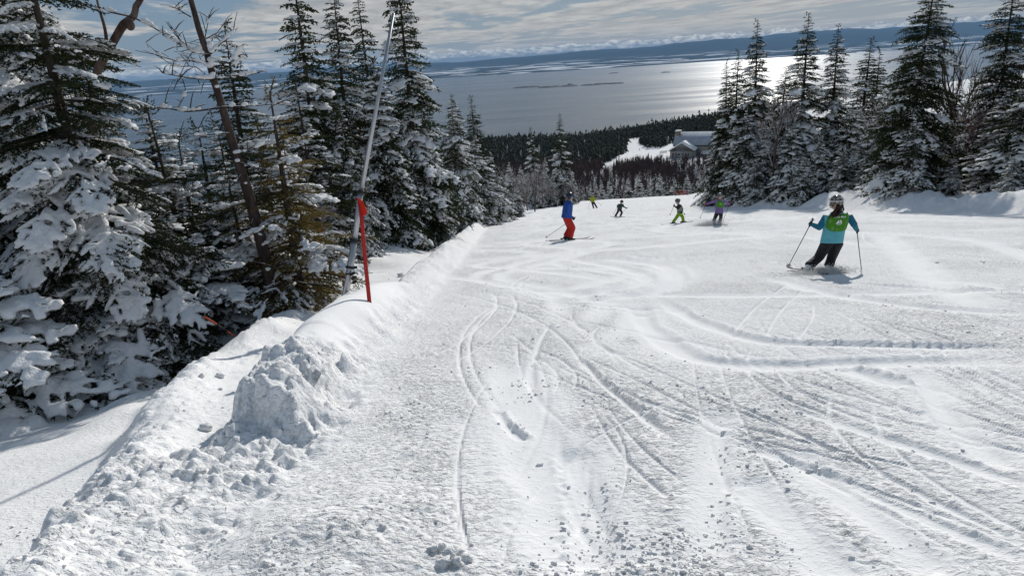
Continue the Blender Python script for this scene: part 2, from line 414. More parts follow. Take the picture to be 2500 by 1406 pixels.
tr_px([(2080, 690), (2300, 705), (2560, 715)], 0.08, 0.04, 0.05, 1)
tr_px([(1000, 600), (1190, 602), (1330, 597), (1480, 588)], 0.2, 0.03, 0.02, 1)
for i in range(34):          # many older traces, down the fall line with slow turns
    y0 = rng.uniform(3, 60); L = rng.uniform(5, 28); x0 = rng.uniform(-0.5, 18) * (1 if y0 > 14 else rng.uniform(0.2, 0.8))
    n = 14; yy = y0 + np.linspace(0, L, n); k = rng.uniform(-0.35, 0.25); A = rng.uniform(0.1, 1.4); wv = rng.uniform(6, 16)
    xx = x0 + k * (yy - y0) + A * np.sin(yy / wv * 6.28 + rng.uniform(0, 6))
    TR.append((np.c_[xx, yy], rng.uniform(0.04, 0.16), rng.uniform(0.008, 0.022), rng.uniform(0.0, 0.02), rng.choice([-1, 1])))
for i in range(16):          # sideways scrapes
    x0 = rng.uniform(1, 16); y0 = rng.uniform(8, 75); L = rng.uniform(2, 7); a = rng.uniform(-0.5, 0.5)
    t = np.linspace(-1, 1, 10); TR.append((np.c_[x0 + t * L * math.cos(a), y0 + t * L * math.sin(a) + rng.uniform(-1, 1) * t * t * 1.2], rng.uniform(0.1, 0.3), rng.uniform(0.015, 0.03), rng.uniform(0.01, 0.03), 1))
for i in range(40):         # thin crisp lines, mostly in pairs
    y0 = 2.2 / (1 - rng.random() * (1 - 2.2 / 45)) ; L = rng.uniform(1.5, 7) * (0.6 + y0 / 14); x0 = rng.uniform(-0.9, 0.72 * y0 + 1.5); x0 = min(x0, 17.5)
    n = 9; yy = y0 + np.linspace(0, L, n); k = rng.normal(-0.28, 0.35) if x0 > 1 else rng.normal(0.05, 0.2); A = rng.normal(0, 0.25)
    xx = x0 + k * (yy - y0) + A * np.linspace(-1, 1, n) ** 2 * L * 0.35; w1 = 0.015 + 0.0018 * y0 + 0.012 * rng.random()
    TR.append((np.c_[xx, yy], w1, 0.007 + 0.006 * rng.random() + 0.0005 * y0, 0.010 * rng.random(), rng.choice([-1, 1])))
    if i % 3: o_ = rng.uniform(0.1, 0.3) * (1 + y0 * .02); TR.append((np.c_[xx + o_, yy + rng.uniform(-.3, .3)], w1, 0.007 + 0.0005 * y0, 0.008 * rng.random(), rng.choice([-1, 1])))
def catmull(P, k=7):
    P = np.vstack([2 * P[0] - P[1], P, 2 * P[-1] - P[-2]]); out = []
    for i in range(1, len(P) - 2):
        for t in np.arange(k) / k:
            out.append(0.5 * (2 * P[i] + (P[i + 1] - P[i - 1]) * t + (2 * P[i - 1] - 5 * P[i] + 4 * P[i + 1] - P[i + 2]) * t * t + (3 * P[i] - P[i - 1] - 3 * P[i + 1] + P[i + 2]) * t ** 3))
    out.append(P[-2]); return np.array(out)
def tracks(x, y):
    dz = np.zeros_like(x); calm = np.zeros_like(x)
    for P, w_, dep, rid, side in TR:
        C = catmull(np.asarray(P, float), 2 if len(P) > 8 else 5); m = 4 * w_
        idx = np.where((x > C[:, 0].min() - m) & (x < C[:, 0].max() + m) & (y > C[:, 1].min() - m) & (y < C[:, 1].max() + m))[0]
        if not len(idx): continue
        X = x[idx]; Y = y[idx]; best = np.full(len(idx), 1e9); sg = np.zeros(len(idx)); al = np.zeros(len(idx))
        for j in range(len(C) - 1):
            a = C[j]; e = C[j + 1] - a; L2 = e @ e
            near = np.where((X > min(a[0], a[0] + e[0]) - m) & (X < max(a[0], a[0] + e[0]) + m) & (Y > min(a[1], a[1] + e[1]) - m) & (Y < max(a[1], a[1] + e[1]) + m))[0]
            if not len(near): continue
            qx = X[near] - a[0]; qy = Y[near] - a[1]; t = np.clip((qx * e[0] + qy * e[1]) / L2, 0, 1)
            d = np.hypot(qx - t * e[0], qy - t * e[1]); up_ = d < best[near]; k = near[up_]
            best[k] = d[up_]; sg[k] = np.sign(e[0] * qy - e[1] * qx)[up_]; al[k] = (j + t[up_]) / (len(C) - 1)
        env = sst(0, 0.12, al) * (1 - sst(0.85, 1, al)) * (best < 1e8)
        ww = w_ * (0.8 + 0.4 * pn(X * 2.1, Y * 1.7, 91)); d = best * sg * side
        g1 = np.exp(-(d / ww) ** 4); g2 = np.exp(-(d / (ww * (2.2 if w_ > .08 else 0.85))) ** 4); jag = np.clip(0.65 + 0.55 * pn(X * 1.7, Y * 1.3, 92) + 1.3 * pn(X * 24, Y * 17, 93), 0.03, 2)
        r1 = np.exp(-((d - 1.45 * ww) / (0.30 * ww + 0.010)) ** 2) * jag
        dz[idx] += env * (-0.8 * dep * g1 + 0.42 * rid * r1); calm[idx] = np.maximum(calm[idx], env * g2)
    return dz, calm

def detail(x, y):
    """fine relief: crumbs, clods, tracks"""
    z = np.zeros_like(x); grain = np.full_like(x, 0.25)
    m = (y > 0.3) & (y < 130) & (x > -14) & (x < 34)
    X = x[m]; Y = y[m]; s = xl(Y) - X; sm = smooth_mound(Y)
    dz, calm = tracks(X, Y)
    piste = sst(0.15, -0.3, s) if False else 1 - sst(-0.35, 0.1, s)
    patch = sst(-0.12, 0.42, fbm(X * 0.55, Y * 0.33, 4, 201, 0.6) + 0.35 * np.exp(-((X + 0.6) / 1.1) ** 2))
    patch = (0.5 + 0.5 * patch) * (1 - 0.93 * calm)
    zz = dz * piste
    nearw = np.clip(1 - Y / 22, 0, 1)
    wx = X + 0.03 * pn(X * 9, Y * 9, 401) + 0.012 * pn(X * 31, Y * 31, 402); wy = Y + 0.03 * pn(X * 9, Y * 9, 403) + 0.012 * pn(X * 31, Y * 31, 404)
    zz += piste * patch * (0.014 * lumps(wx, wy, 0.05, 301, 0.62) * nearw + 0.017 * lumps(wx, wy, 0.10, 302, 0.36) * np.clip(1.4 - Y / 30, 0, 1) + 0.009 * fbm(X * 6.0, Y * 4.2, 3, 303, 0.6))
    zz += piste * 0.012 * fbm(X * 1.6, Y * 0.9, 3, 305)
    zz += piste * sst(14, 40, Y) * 0.05 * fbm(X * 0.9, Y * 0.35, 3, 306)
    zz += piste * (1 - calm) * 0.007 * lumps(X, Y, 0.05, 307, 0.5) * nearw
    so0 = np.interp(Y, RIM[:, 0], RIM[:, 1])
    # berm: broken blocks except on the wind-smoothed mound
    bm_ = sst(-0.25, 0.2, s) * (1 - sst(0.85, 1.1, s) * sst(3.6, 4.4, Y)) * (1 - sst(so0 - 0.1, so0 + 0.3, s)) * (1 - 0.96 * sm * sst(0.25, 0.5, s))
    rough = np.interp(Y, [0, 3.2, 4.2, 6.2, 6.8, 12, 20], [0.45, 0.6, 1.3, 1.3, 0.5, 0.5, 0.7])
    bx = X + 0.07 * pn(X * 5, Y * 5, 411) + 0.03 * pn(X * 14, Y * 14, 412); by = Y + 0.07 * pn(X * 5, Y * 5, 413) + 0.03 * pn(X * 14, Y * 14, 414)
    zz += bm_ * rough * (0.07 * lumps(bx, by, 0.42, 311, 0.45) + 0.05 * lumps(bx, by, 0.2, 314, 0.5) + 0.04 * lumps(bx, by, 0.09, 312, 0.6) + 0.075 * fbm(X * 3.0, Y * 2.6, 5, 313, 0.6) - 0.03)
    # trough and its outer rim: scattered clods
    so = np.interp(Y, RIM[:, 0], RIM[:, 1])
    tro = sst(0.6, 1.1, s) * (1 - sst(so + 1.6, so + 3.0, s))
    rim = np.exp(-((s - so + 0.1) / 0.45) ** 2)
    zz += tro * (0.07 + 0.9 * rim + 0.5 * sst(4.2, 3.2, Y) * 0) * (0.035 * lumps(bx, by, 0.10, 321, 0.45) + 0.03 * lumps(bx, by, 0.24, 322, 0.35) + 0.025 * fbm(X * 3, Y * 2.2, 4, 323))
    mound = np.exp(-((X + 0.95) / 0.6) ** 2 - ((Y - 2.75) / 0.7) ** 2)
    zz += 0.10 * mound * (1 + 0.8 * pn(X * 2.2, Y * 2.2, 325))
    # right bank
    r = X - xr(Y); bk = sst(-0.3, 0.4, r)
    zz += bk * (0.16 * fbm(X * 1.1, Y * 0.8, 4, 331) + 0.12 * lumps(X, Y, 0.9, 332, 0.4))
    gr = piste * patch + (1 - piste) * (0.42 * bm_ + 0.2 * tro) * (1 - 0.95 * sm * sst(0.1, 0.4, s) * (1 - sst(1.4, 1.8, s)))
    z[m] = zz; grain[m] = gr; GRAIN[0] = grain
    return z
GRAIN = [None]
def ground(x, y):
    x = np.atleast_1d(np.asarray(x, float)); y = np.atleast_1d(np.asarray(y, float)); return shape(x, y) + detail(x, y)
def g1(x, y): return float(ground(x, y)[0])

# ---- the sheet: rows get longer and columns wider with distance
rows = [-30, -20, -12, -7, -4, -2, -1, 0, 0.5, 1.0, 1.4]; yv = 1.7
while yv < 8000:
    rows.append(yv); yv += min(yv * yv / 1000.0 + 0.004, 0.032 * yv)
rows = np.array(rows)
s_in = np.linspace(-1, 1, 621); ext = 1 + np.linspace(0, 1, 34)[1:] ** 2.2 * 5
ss = np.concatenate([-ext[::-1], s_in, ext])
GX = (1.25 + 0.80 * np.maximum(rows, 0))[:, None] * ss[None, :]
GX = GX + np.where(rows < 30, -0.12 * np.maximum(rows, 0), -3.6)[:, None] * 0
GY = np.repeat(rows[:, None], len(ss), 1)
GZ = ground(GX.ravel(), GY.ravel())
nr, nc = GX.shape
ii = (np.arange(nr - 1)[:, None] * nc + np.arange(nc - 1)[None, :]).ravel()
Qd = np.c_[ii, ii + 1, ii + nc + 1, ii + nc]
gme = mesh_np('ground', np.c_[GX.ravel(), GY.ravel(), GZ], Qd, [M_SNOW])
at_ = gme.attributes.new('grain', 'FLOAT', 'POINT'); at_.data.foreach_set('value', GRAIN[0].astype(np.float32))
link('ground', gme, kind='structure')

# ------------------------------------------------------------------ water, far shore, floes
WATER_Z = -438.0
m_water, t, b = mat('river_water', (0.012, 0.02, 0.028), 0.24, 0.5)
b.inputs['IOR'].default_value = 1.33
o = t.new('ShaderNodeNewGeometry').outputs['Position']
mp = t.new('ShaderNodeMapping', i_Vector=o); mp.inputs['Scale'].default_value = (0.0012, 0.0024, 1)
wn = t.noise(mp.outputs[0], 1.0, 5, 0.6, 0.6)
mp2 = t.new('ShaderNodeMapping', i_Vector=o); mp2.inputs['Scale'].default_value = (0.00022, 0.0011, 1)
wn2 = t.noise(mp2.outputs[0], 1.0, 4, 0.6, 1.0)
t.set(b.inputs['Roughness'], t.math('ADD', 0.19, t.math('MULTIPLY', t.ramp(wn2, 0.3, 0.7), 0.06)))
bp = t.new('ShaderNodeBump', i_Height=wn); bp.inputs['Strength'].default_value = 0.35; bp.inputs['Distance'].default_value = 8.0
t.l.new(bp.outputs[0], b.inputs['Normal'])
xs = np.linspace(-60000, 60000, 25); ys = np.array([1500., 3000, 6000, 12000, 20000, 24000, 30000])
XX, YY = np.meshgrid(xs, ys); n_ = len(xs)
ii = (np.arange(len(ys) - 1)[:, None] * n_ + np.arange(n_ - 1)[None, :]).ravel()
link('river', mesh_np('river', np.c_[XX.ravel(), YY.ravel(), np.full(XX.size, WATER_Z)], np.c_[ii, ii + 1, ii + n_ + 1, ii + n_], [m_water]), kind='structure')

m_shore, t, b = mat('far_shore_land', (0.03, 0.04, 0.04), 0.95, 0.0)
o = t.new('ShaderNodeNewGeometry').outputs['Position']
mp = t.new('ShaderNodeMapping', i_Vector=o); mp.inputs['Scale'].default_value = (1 / 1100, 1 / 520, 0)
vo = t.new('ShaderNodeTexVoronoi', i_Vector=mp.outputs[0]); vo.inputs['Scale'].default_value = 1.0
cell = t.new('ShaderNodeSeparateColor', i_0=vo.outputs['Color']).outputs[0]
mp3 = t.new('ShaderNodeMapping', i_Vector=o); mp3.inputs['Scale'].default_value = (1 / 6000, 1 / 2500, 0)
zone = t.noise(mp3.outputs[0], 1.0, 4, 0.6)
hz_ = t.new('ShaderNodeSeparateXYZ', i_0=o).outputs[2]
low = t.ramp(hz_, WATER_Z + 260, WATER_Z + 40)
f = t.math('MULTIPLY', t.ramp(t.math('ADD', t.math('MULTIPLY', cell, 0.6), t.math('MULTIPLY', zone, 0.75)), 0.80, 0.82), low)
fo = t.noise(o, 0.002, 4, 0.6)
t.set(b.inputs['Base Color'], t.mix(f, t.mix(fo, (0.02, 0.03, 0.035, 1), (0.06, 0.07, 0.07, 1)), (0.85, 0.86, 0.88, 1)))
yy = np.concatenate([np.linspace(20500, 27000, 60), np.linspace(27400, 56000, 50)]); xs = np.linspace(-58000, 58000, 240)
XX, YY = np.meshgrid(xs, yy)
coast = 21700 + 500 * fbm(XX / 9000, XX * 0 + .3, 4, 71) + 0.06 * np.abs(XX - 4000)
dd = YY - coast
plain = 18 * np.clip(dd / 400, -2, 1) + 75 * sst(0, 8000, dd) * (1 + 0.8 * fbm(XX / 2500, YY / 2000, 3, 72))
A = np.arctan2(XX, YY)
ridge_h = np.interp(np.degrees(A), [-40, -12, -4, 2, 6, 12, 18, 26, 34, 45], [300, 330, 320, 330, 430, 500, 610, 720, 690, 600])
hills = ridge_h * sst(7000, 17500, dd) * (1 + 0.42 * fbm(XX / 5000, YY / 7000, 5, 73, 0.55)) * (1 - 0.8 * sst(22000, 33000, dd))
n_ = len(xs); ii = (np.arange(len(yy) - 1)[:, None] * n_ + np.arange(n_ - 1)[None, :]).ravel()
link('far_shore_hills', mesh_np('far_shore_hills', np.c_[XX.ravel(), YY.ravel(), (WATER_Z + plain + hills).ravel()], np.c_[ii, ii + 1, ii + n_ + 1, ii + n_], [m_shore]), kind='structure')

m_floe, t, b = mat('rock_and_ice', (0.1, 0.1, 0.1), 0.9, 0.05)
o = t.new('ShaderNodeTexCoord').outputs['Object']
t.set(b.inputs['Base Color'], t.mix(t.ramp(t.noise(o, 0.006, 4, 0.6), 0.6, 0.68), (0.02, 0.024, 0.03, 1), (0.4, 0.42, 0.45, 1)))
def islet(u0, u1, v, thick, label, group, seed, name='island'):
    r_ = random.Random(seed)
    a = ray(u0, v - (u0 - 1250) * 0); d = ray((u0 + u1) / 2, v); tt = (WATER_Z - CAM_H) / d[2]; c = CAM + d * tt
    L = (u1 - u0) / F_PX * tt / 2; n = 28; g = Geo(); pts = []
    for k in range(n):
        th = 2 * math.pi * k / n; rr = 0.7 + 0.5 * r_.random(); pts.append((L * math.cos(th) * (0.85 + 0.15 * rr), thick * math.sin(th) * rr))
    V = [(x, y, -2) for x, y in pts] + [(x * .93, y * .8, 4 + 3 * r_.random()) for x, y in pts] + [(x * .5, y * .4, 9 + 6 * r_.random()) for x, y in pts] + [(0, 0, 13)]
    Q = []; T = []
    for k in range(n):
        k2 = (k + 1) % n
        for j in (0, n): Q.append((j + k, j + k2, j + n + k2, j + n + k))
        T.append((2 * n + k, 2 * n + k2, 3 * n))
    g.add(V, T, Q)
    tag(link(name, g.mesh(name, [m_floe], False), loc=(c[0], c[1], WATER_Z)), label, 'island', group)
for k, (u0, u1, v, th) in enumerate([(1252, 1320, 213.5, 160), (1312, 1372, 213, 200), (1368, 1412, 210.5, 220), (1385, 1400, 207, 120), (1415, 1470, 208, 170), (1440, 1492, 206, 180), (1480, 1524, 204.5, 150)]):
    islet(u0, u1, v, th, 'flat dark shoal of ice and rock in mid river', 'string of shoals in mid river', k)
islet(1486, 1510, 179.5, 120, 'small dark islet off the far shore, beyond the string of shoals', None, 21)
islet(1614, 1636, 177.5, 160, 'small dark islet in brighter water near the far shore', None, 22)

# ------------------------------------------------------------------ conifers
def branch_twigs(L, rr, dens=1.0, sub=True):
    """twigs of one flat fir spray along +X: list of (p0, p1, order)"""
    a = rr.uniform(0.02, 0.14); bdr = rr.uniform(0.22, 0.42); wy = rr.uniform(-0.06, 0.06)
    ax = lambda t: np.array([L * t, L * wy * math.sin(t * 4), L * (a * t - bdr * t * t)])
    tw = []; ts = np.linspace(0, 1, max(5, int(L * 6)))
    for i in range(len(ts) - 1): tw.append((ax(ts[i]), ax(ts[i + 1]), 0))
    t = 0.14; side = 1
    step = 0.085 / L / dens
    while t < 0.98:
        l = L * 0.50 * (1 - t) ** 0.75 * rr.uniform(0.7, 1.15) + 0.06
        p0 = ax(t); ang = rr.uniform(0.75, 1.05) * side; dr = -rr.uniform(0.10, 0.42)
        d = np.array([math.cos(ang), math.sin(ang), dr]); d /= np.linalg.norm(d)
        pm = p0 + d * l * 0.55; p1 = p0 + d * l + np.array([l * 0.08, 0, -0.10 * l])
        tw.append((p0, pm, 1)); tw.append((pm, p1, 1))
        if sub and l > 0.22:
            q = 0.25; s2 = 1
            while q < 0.92:
                b0 = p0 + d * l * q; l2 = l * 0.42 * (1 - q) + 0.05; a2 = ang + s2 * rr.uniform(0.6, 0.95)
                d2 = np.array([math.cos(a2), math.sin(a2), dr - 0.1]); tw.append((b0, b0 + d2 * l2, 2)); q += 0.10 / l / dens; s2 = -s2
        t += step * rr.uniform(0.8, 1.25) * 0.5; side = -side
    return tw
def make_branch(L, seed, cls, snow_amt):
    rr = random.Random(seed); nr_ = np.random.default_rng(seed)
    near = cls == 'near'
    tw = branch_twigs(L, rr, 1.0 if near else 0.62, sub=near or L > 1.2)
    nl, nw, sp_ = (0.033, 0.0105, 0.0150) if near else (0.078, 0.028, 0.050)
    NV = []; 
    for p0, p1, o_ in tw:
        ln = np.linalg.norm(p1 - p0); n = max(2, int(ln / sp_))
        d = (p1 - p0) / (ln + 1e-9); u, v = frame(d)
        tt = nr_.random(n); th = nr_.random(n) * 2 * math.pi
        base_ = p0 + (p1 - p0) * tt[:, None]
        dirn = d * nr_.uniform(0.35, 1.0, n)[:, None] + (np.cos(th)[:, None] * u + np.sin(th)[:, None] * v * 0.7)
        dirn /= np.linalg.norm(dirn, axis=1)[:, None]
        sidev = np.cross(dirn, nr_.normal(size=(n, 3))); sidev /= np.linalg.norm(sidev, axis=1)[:, None] + 1e-9
        ll = nl * nr_.uniform(0.7, 1.3, n)[:, None]
        NV.append(np.stack([base_ - sidev * nw, base_ + sidev * nw, base_ + dirn * ll], 1))
    NV = np.concatenate(NV); N = len(NV)
    needles = (NV.reshape(-1, 3), np.arange(N * 3).reshape(-1, 3))
    g = Geo(); ax_pts = [p for p, _, o_ in tw if o_ == 0] + [[p1 for _, p1, o_ in tw if o_ == 0][-1]]
    tube(g, ax_pts, np.linspace(0.016 * L + 0.006, 0.004, len(ax_pts)), 3, False)
    for p0, p1, o_ in tw:
        if o_ == 1 and near and rr.random() < .5: tube(g, [p0, p1], [0.005, 0.003], 3, False)
    wv, wt, wq = g.arr(); wt = np.vstack([wt.reshape(-1, 3), wq[:, [0, 1, 2]], wq[:, [0, 2, 3]]]).astype(int)
    snow = None
    if snow_amt > 0:
        g = Geo(); nse = rr.uniform(0, 100)
        vox = 0.018 if near else 0.055
        for p0, p1, o_ in tw:
            if o_ == 2 and (not near or rr.random() > 0.55): continue
            keep = snow_amt * (1.15 if o_ == 0 else 0.92)
            mid = (p0 + p1) / 2; patchy = float(fbm(np.array([mid[0] * 2.3 / max(L, .8) * 1.4 + nse]), np.array([mid[1] * 3.0 + nse * .7]), 2, 5)[0])
            if rr.random() > keep or patchy < -0.32 + (0.30 - 0.3 * snow_amt): continue
            th_ = ((0.015 + 0.022 * rr.random()) if near else (0.018 + 0.026 * rr.random())) * (1.2 if o_ == 0 else 1.0) * (0.75 + 0.5 * snow_amt) * (1 if near else 1.15)
            q0 = p0 + (p1 - p0) * 0.02; q1 = p0 + (p1 - p0) * rr.uniform(0.85, 1.08)
            k = 4; P = [q0 + (q1 - q0) * j / (k - 1) + np.array([rr.gauss(0, .008), rr.gauss(0, .008), th_ * 0.55]) for j in range(k)]
            tube(g, P, [th_ * rr.uniform(0.75, 1.2) for _ in range(k - 1)] + [th_ * 0.55], 6, True)
        if g.n:
            V, T, Q = g.arr()
            snow = remesh(V, T, Q, vox, 1, 0.17 if near else 0.36)
    if snow_amt > 0.2:      # fine frosting among the needles
        k = nr_.random(N) < 0.10 * snow_amt; fr = NV[k] + np.array([0, 0, 0.008 if near else 0.02]); c = fr.mean(1, keepdims=True); fr = (c + (fr - c) * (1.5 if near else 1.25)).reshape(-1, 3); ft = np.arange(len(fr)).reshape(-1, 3)
        snow = (fr, ft) if snow is None else (np.vstack([snow[0], fr]), np.vstack([snow[1], ft + len(snow[0])]))
    return dict(L=L, needles=needles, wood=(wv, wt), snow=snow)

BR = {}
for cls, lens in (('near', (0.35, 0.8, 1.5)), ('mid', (0.4, 1.0, 1.9))):
    for L in lens:
        for k in range(3 if L > 0.5 else 2):
            BR.setdefault((cls, 'hi'), []).append(make_branch(L, 1000 + int(L * 100) + k * 7, cls, 0.95))
            BR.setdefault((cls, 'lo'), []).append(make_branch(L, 3000 + int(L * 100) + k * 7, cls, 0.36))
        BR.setdefault((cls, 'no'), []).append(make_branch(L, 5000 + int(L * 100), cls, 0.0))

def assemble(branches, trunkP, trunkR, sides=8):
    """branches: list of (proto, matrix3, origin)"""
    N = Geo(); S = Geo(); W = Geo()
    tube(W, trunkP, trunkR, sides)
    for pr, M, o_ in branches:
        V, T = pr['needles']; N.add(V @ M.T + o_, T)
        V, T = pr['wood']; W.add(V @ M.T + o_, T)
        if pr['snow'] is not None: V, T = pr['snow']; S.add(V @ M.T + o_, T)
    return N, S, W
def brm(yaw, pitch, roll, s):
    cy_, sy = math.cos(yaw), math.sin(yaw); cp, sp_ = math.cos(pitch), math.sin(pitch); cr, sr = math.cos(roll), math.sin(roll)
    Rz = np.array([[cy_, -sy, 0], [sy, cy_, 0], [0, 0, 1]]); Ry = np.array([[cp, 0, -sp_], [0, 1, 0], [sp_, 0, cp]]); Rx = np.array([[1, 0, 0], [0, cr, -sr], [0, sr, cr]])
    return Rz @ Ry @ Rx * s
def pick(cls, kind, L, rr):
    c = BR[(cls, kind)]; best = min(abs(math.log(p['L'] / L)) for p in c)
    return rr.choice([p for p in c if abs(math.log(p['L'] / L)) < best + 0.05])
def conifer(seed, H, R0, cls='mid', snow=0.8, spire=0.5, droop=0.25, base_h=0.03, whorl=0.30, per=6, lean=(0, 0), power=0.9, top_dark=0.5, jitter=0.25, crook=0.0):
    """returns (trunk mesh data, crown, snow) geos of a fir"""
    rr = random.Random(seed); n = 9; zz = np.linspace(0, H, n); ph = rr.uniform(0, 6)
    TP = np.c_[lean[0] * (zz / H) ** 1.2 * H + crook * np.sin(zz * 0.8 + ph), lean[1] * (zz / H) * H + crook * np.cos(zz * 0.7 + ph), zz]
    TP[0] = (TP[0][0], TP[0][1], -0.5)
    tr_ = np.linspace(0.014 * H + 0.03, 0.008, n); br = []
    z = base_h * H
    while z < H * 0.995:
        u = z / H
        rad = R0 * (1 - u) ** power * (0.80 + 0.2 * min(1, u / 0.12))
        if u > 1 - spire: rad = min(rad, R0 * (0.10 + 0.62 * (1 - u) / spire))
        rad += 0.10
        m = max(3, int(per * (0.7 + 0.3 * (1 - u)) + rr.random()))
        y0 = rr.uniform(0, 6.28)
        c = np.array([np.interp(z, zz, TP[:, 0]), np.interp(z, zz, TP[:, 1]), z])
        for k in range(m):
            if rr.random() < 0.07: continue
            L = rad * rr.uniform(1 - jitter * 1.4, 1 + jitter)
            pitch = (0.38 * (u - 0.25) - droop * (1 - u)) + rr.uniform(-0.13, 0.13)
            sprob = snow * (1 - top_dark * sst(0.45, 0.9, u))
            q = rr.random(); kind = 'hi' if q < sprob else ('lo' if q < sprob + 0.25 else 'no')
            pr = pick(cls, kind, L, rr)
            br.append((pr, brm(y0 + 6.283 * k / m + rr.uniform(-0.3, 0.3), pitch, rr.uniform(-0.25, 0.25), L / pr['L']), c + np.array([0, 0, rr.uniform(-.5, .5) * whorl])))
        z += whorl * rr.uniform(0.75, 1.2) * (1 - 0.35 * u)
    tip = pick(cls, 'no', 0.5, rr); br.append((tip, brm(0, 1.5, 0, 0.5 / tip['L']), TP[-1] - np.array([0, 0, 0.25])))
    return assemble(br, TP, tr_)

KINDS = {}
def reg(key, geos, needle=M_NEEDLE):
    N, S, W = geos; d = {'trunk': W.mesh(key + '_trunk', [M_BARK]), 'crown': N.mesh(key + '_crown', [needle], False)}
    if S.n: d['snow_cover'] = S.mesh(key + '_snow', [M_TSNOW])
    KINDS[key] = d
reg('nearA', conifer(1, 9.0, 2.5, 'near', 0.27, 0.3, 0.42, 0.02, 0.37, 7, top_dark=0.1))
reg('nearB', conifer(2, 6.0, 1.9, 'near', 0.34, 0.3, 0.30, 0.03, 0.32, 7, top_dark=0.2))
reg('sapA', conifer(3, 1.9, 0.95, 'near', 0.85, 0.25, 0.05, 0.03, 0.19, 7, top_dark=0.0, power=0.7))
reg('sapB', conifer(4, 1.5, 0.85, 'near', 0.85, 0.25, 0.12, 0.03, 0.19, 6, top_dark=0.0, power=0.7))
reg('spireA', conifer(5, 11.0, 2.4, 'mid', 0.46, 0.42, 0.36, 0.02, 0.27, 8, top_dark=0.8))
reg('spireB', conifer(6, 11.0, 2.1, 'mid', 0.36, 0.5, 0.28, 0.03, 0.28, 8, top_dark=1.0, jitter=0.3))
reg('fullA', conifer(7, 9.0, 2.8, 'mid', 0.54, 0.25, 0.45, 0.02, 0.27, 8, top_dark=0.3, power=0.8))
reg('fullB', conifer(8, 9.0, 2.6, 'mid', 0.54, 0.3, 0.35, 0.02, 0.26, 8, top_dark=0.1))
reg('darkA', conifer(9, 10.0, 1.6, 'mid', 0.06, 0.45, 0.15, 0.03, 0.26, 8, top_dark=0.6, jitter=0.3))
reg('bigA', conifer(10, 14.0, 3.2, 'mid', 0.28, 0.25, 0.22, 0.03, 0.32, 7, top_dark=0.7, jitter=0.35, power=0.75))
reg('oliveA', conifer(12, 4.2, 1.35, 'near', 0.18, 0.4, 0.10, 0.10, 0.28, 6, top_dark=0.3), M_OLIVE)

FIR_CAT = 'fir tree'
def plant(key, x, y, H, label, group=None, rot=None, name='fir_tree', H0=None, lean=(0, 0), z=None, wide=1.0, sink=0.05):
    d = KINDS[key]; h0 = H0 or {'nearA': 9, 'nearB': 6, 'sapA': 1.9, 'sapB': 1.5, 'spireA': 11, 'spireB': 11, 'fullA': 9, 'fullB': 9, 'darkA': 10, 'bigA': 14, 'oliveA': 4.2}[key]
    s = H / h0; zz = (shape1(x, y) - sink) if z is None else z
    rot = random.Random(hash((round(x, 2), round(y, 2)))).uniform(0, 6.28) if rot is None else rot
    r = thing(name, label, FIR_CAT, (x, y, zz), rot, group)
    rl = random.Random(int(abs(x) * 1000 + y * 77)); r.rotation_euler = (lean[0] + rl.gauss(0, .022), lean[1] + rl.gauss(0, .022), rot); wide = wide * rl.uniform(.92, 1.12); r.scale = (s * wide, s * wide, s)
    for k, me in d.items():
        c = link(k, me, r)
        if k == 'snow_cover': c['kind'] = 'stuff'
    return r
def plant_top(key, u, v, Y, label, group=None, **kw):
    """stand a tree at depth Y so that its leader reaches the given height"""
    p = at_depth(u, v, Y); g = shape1(p[0], Y); return plant(key, p[0], Y, p[2] - g, label, group, **kw)

LG = 'snow-laden firs along the near edge of the piste'
LL = 'snow-laden fir standing in the row beyond the leaning metal pipe'
# near left wood
plant('nearA', -8.4, 11.6, 11.0, 'huge dark fir with heavy drooping snowy boughs beside the curved bare trunk', wide=1.0, rot=1.0)
plant('nearA', -10.4, 9.6, 9.0, 'wide fir with snow plates reaching out of the picture, beyond the two snowy saplings', rot=3.0)
plant_top('nearB', 390, 265, 12.3, 'middle-sized fir packed with thick snow pads, left of the leaning dead trunk', rot=2.0, wide=1.25)
plant('nearB', -8.2, 14.6, 5.2, 'dark fir behind the leaning dead trunk, snow only on its outer boughs', rot=0.4, wide=1.15)
plant_top('nearB', 560, 385, 12.3, 'short fir with thick snow pads at the foot of the leaning dead trunk', rot=4.0, wide=1.3)
plant('sapA', -5.95, 9.7, 2.1, 'plump fir sapling buried in snow beside the shaded snow bank', rot=0.7, wide=1.15)
plant('sapB', -6.65, 8.5, 1.9, 'snow-heaped fir sapling with long finger-like boughs drooping to the shaded snow', rot=2.2, wide=1.2)
plant('sapB', -5.0, 11.8, 1.4, 'little snowy fir sapling beside the fallen orange stake', rot=5.1)
plant_top('oliveA', 655, 215, 12.0, 'olive-tinged sunlit fir with small snow tufts next to the leaning dead trunk', rot=1.1, wide=1.2)
plant_top('oliveA', 715, 440, 14.2, 'lower olive-brown fir near the orange marker post', rot=3.1, wide=1.1)
plant('nearB', -12.5, 14.0, 7.5, 'dark fir at the back of the wood, behind the huge drooping fir', rot=3.6)
plant('nearA', -13.5, 11.5, 9.0, 'second dark fir at the back of the wood, behind the wide fir', rot=5.6)
plant_top('darkA', 530, 62, 34, 'dark narrow fir seen against the river behind the leaning dead trunk', wide=1.25)
plant_top('spireB', 700, -110, 21, 'tall dark fir with ragged boughs, tallest behind the leaning metal pipe', wide=1.15, rot=0.5)
plant_top('spireA', 790, -40, 25, LL, LG, wide=1.05)
plant_top('spireB', 880, -25, 31, 'tall narrow fir with a dark top between two snowier firs beyond the metal pipe')
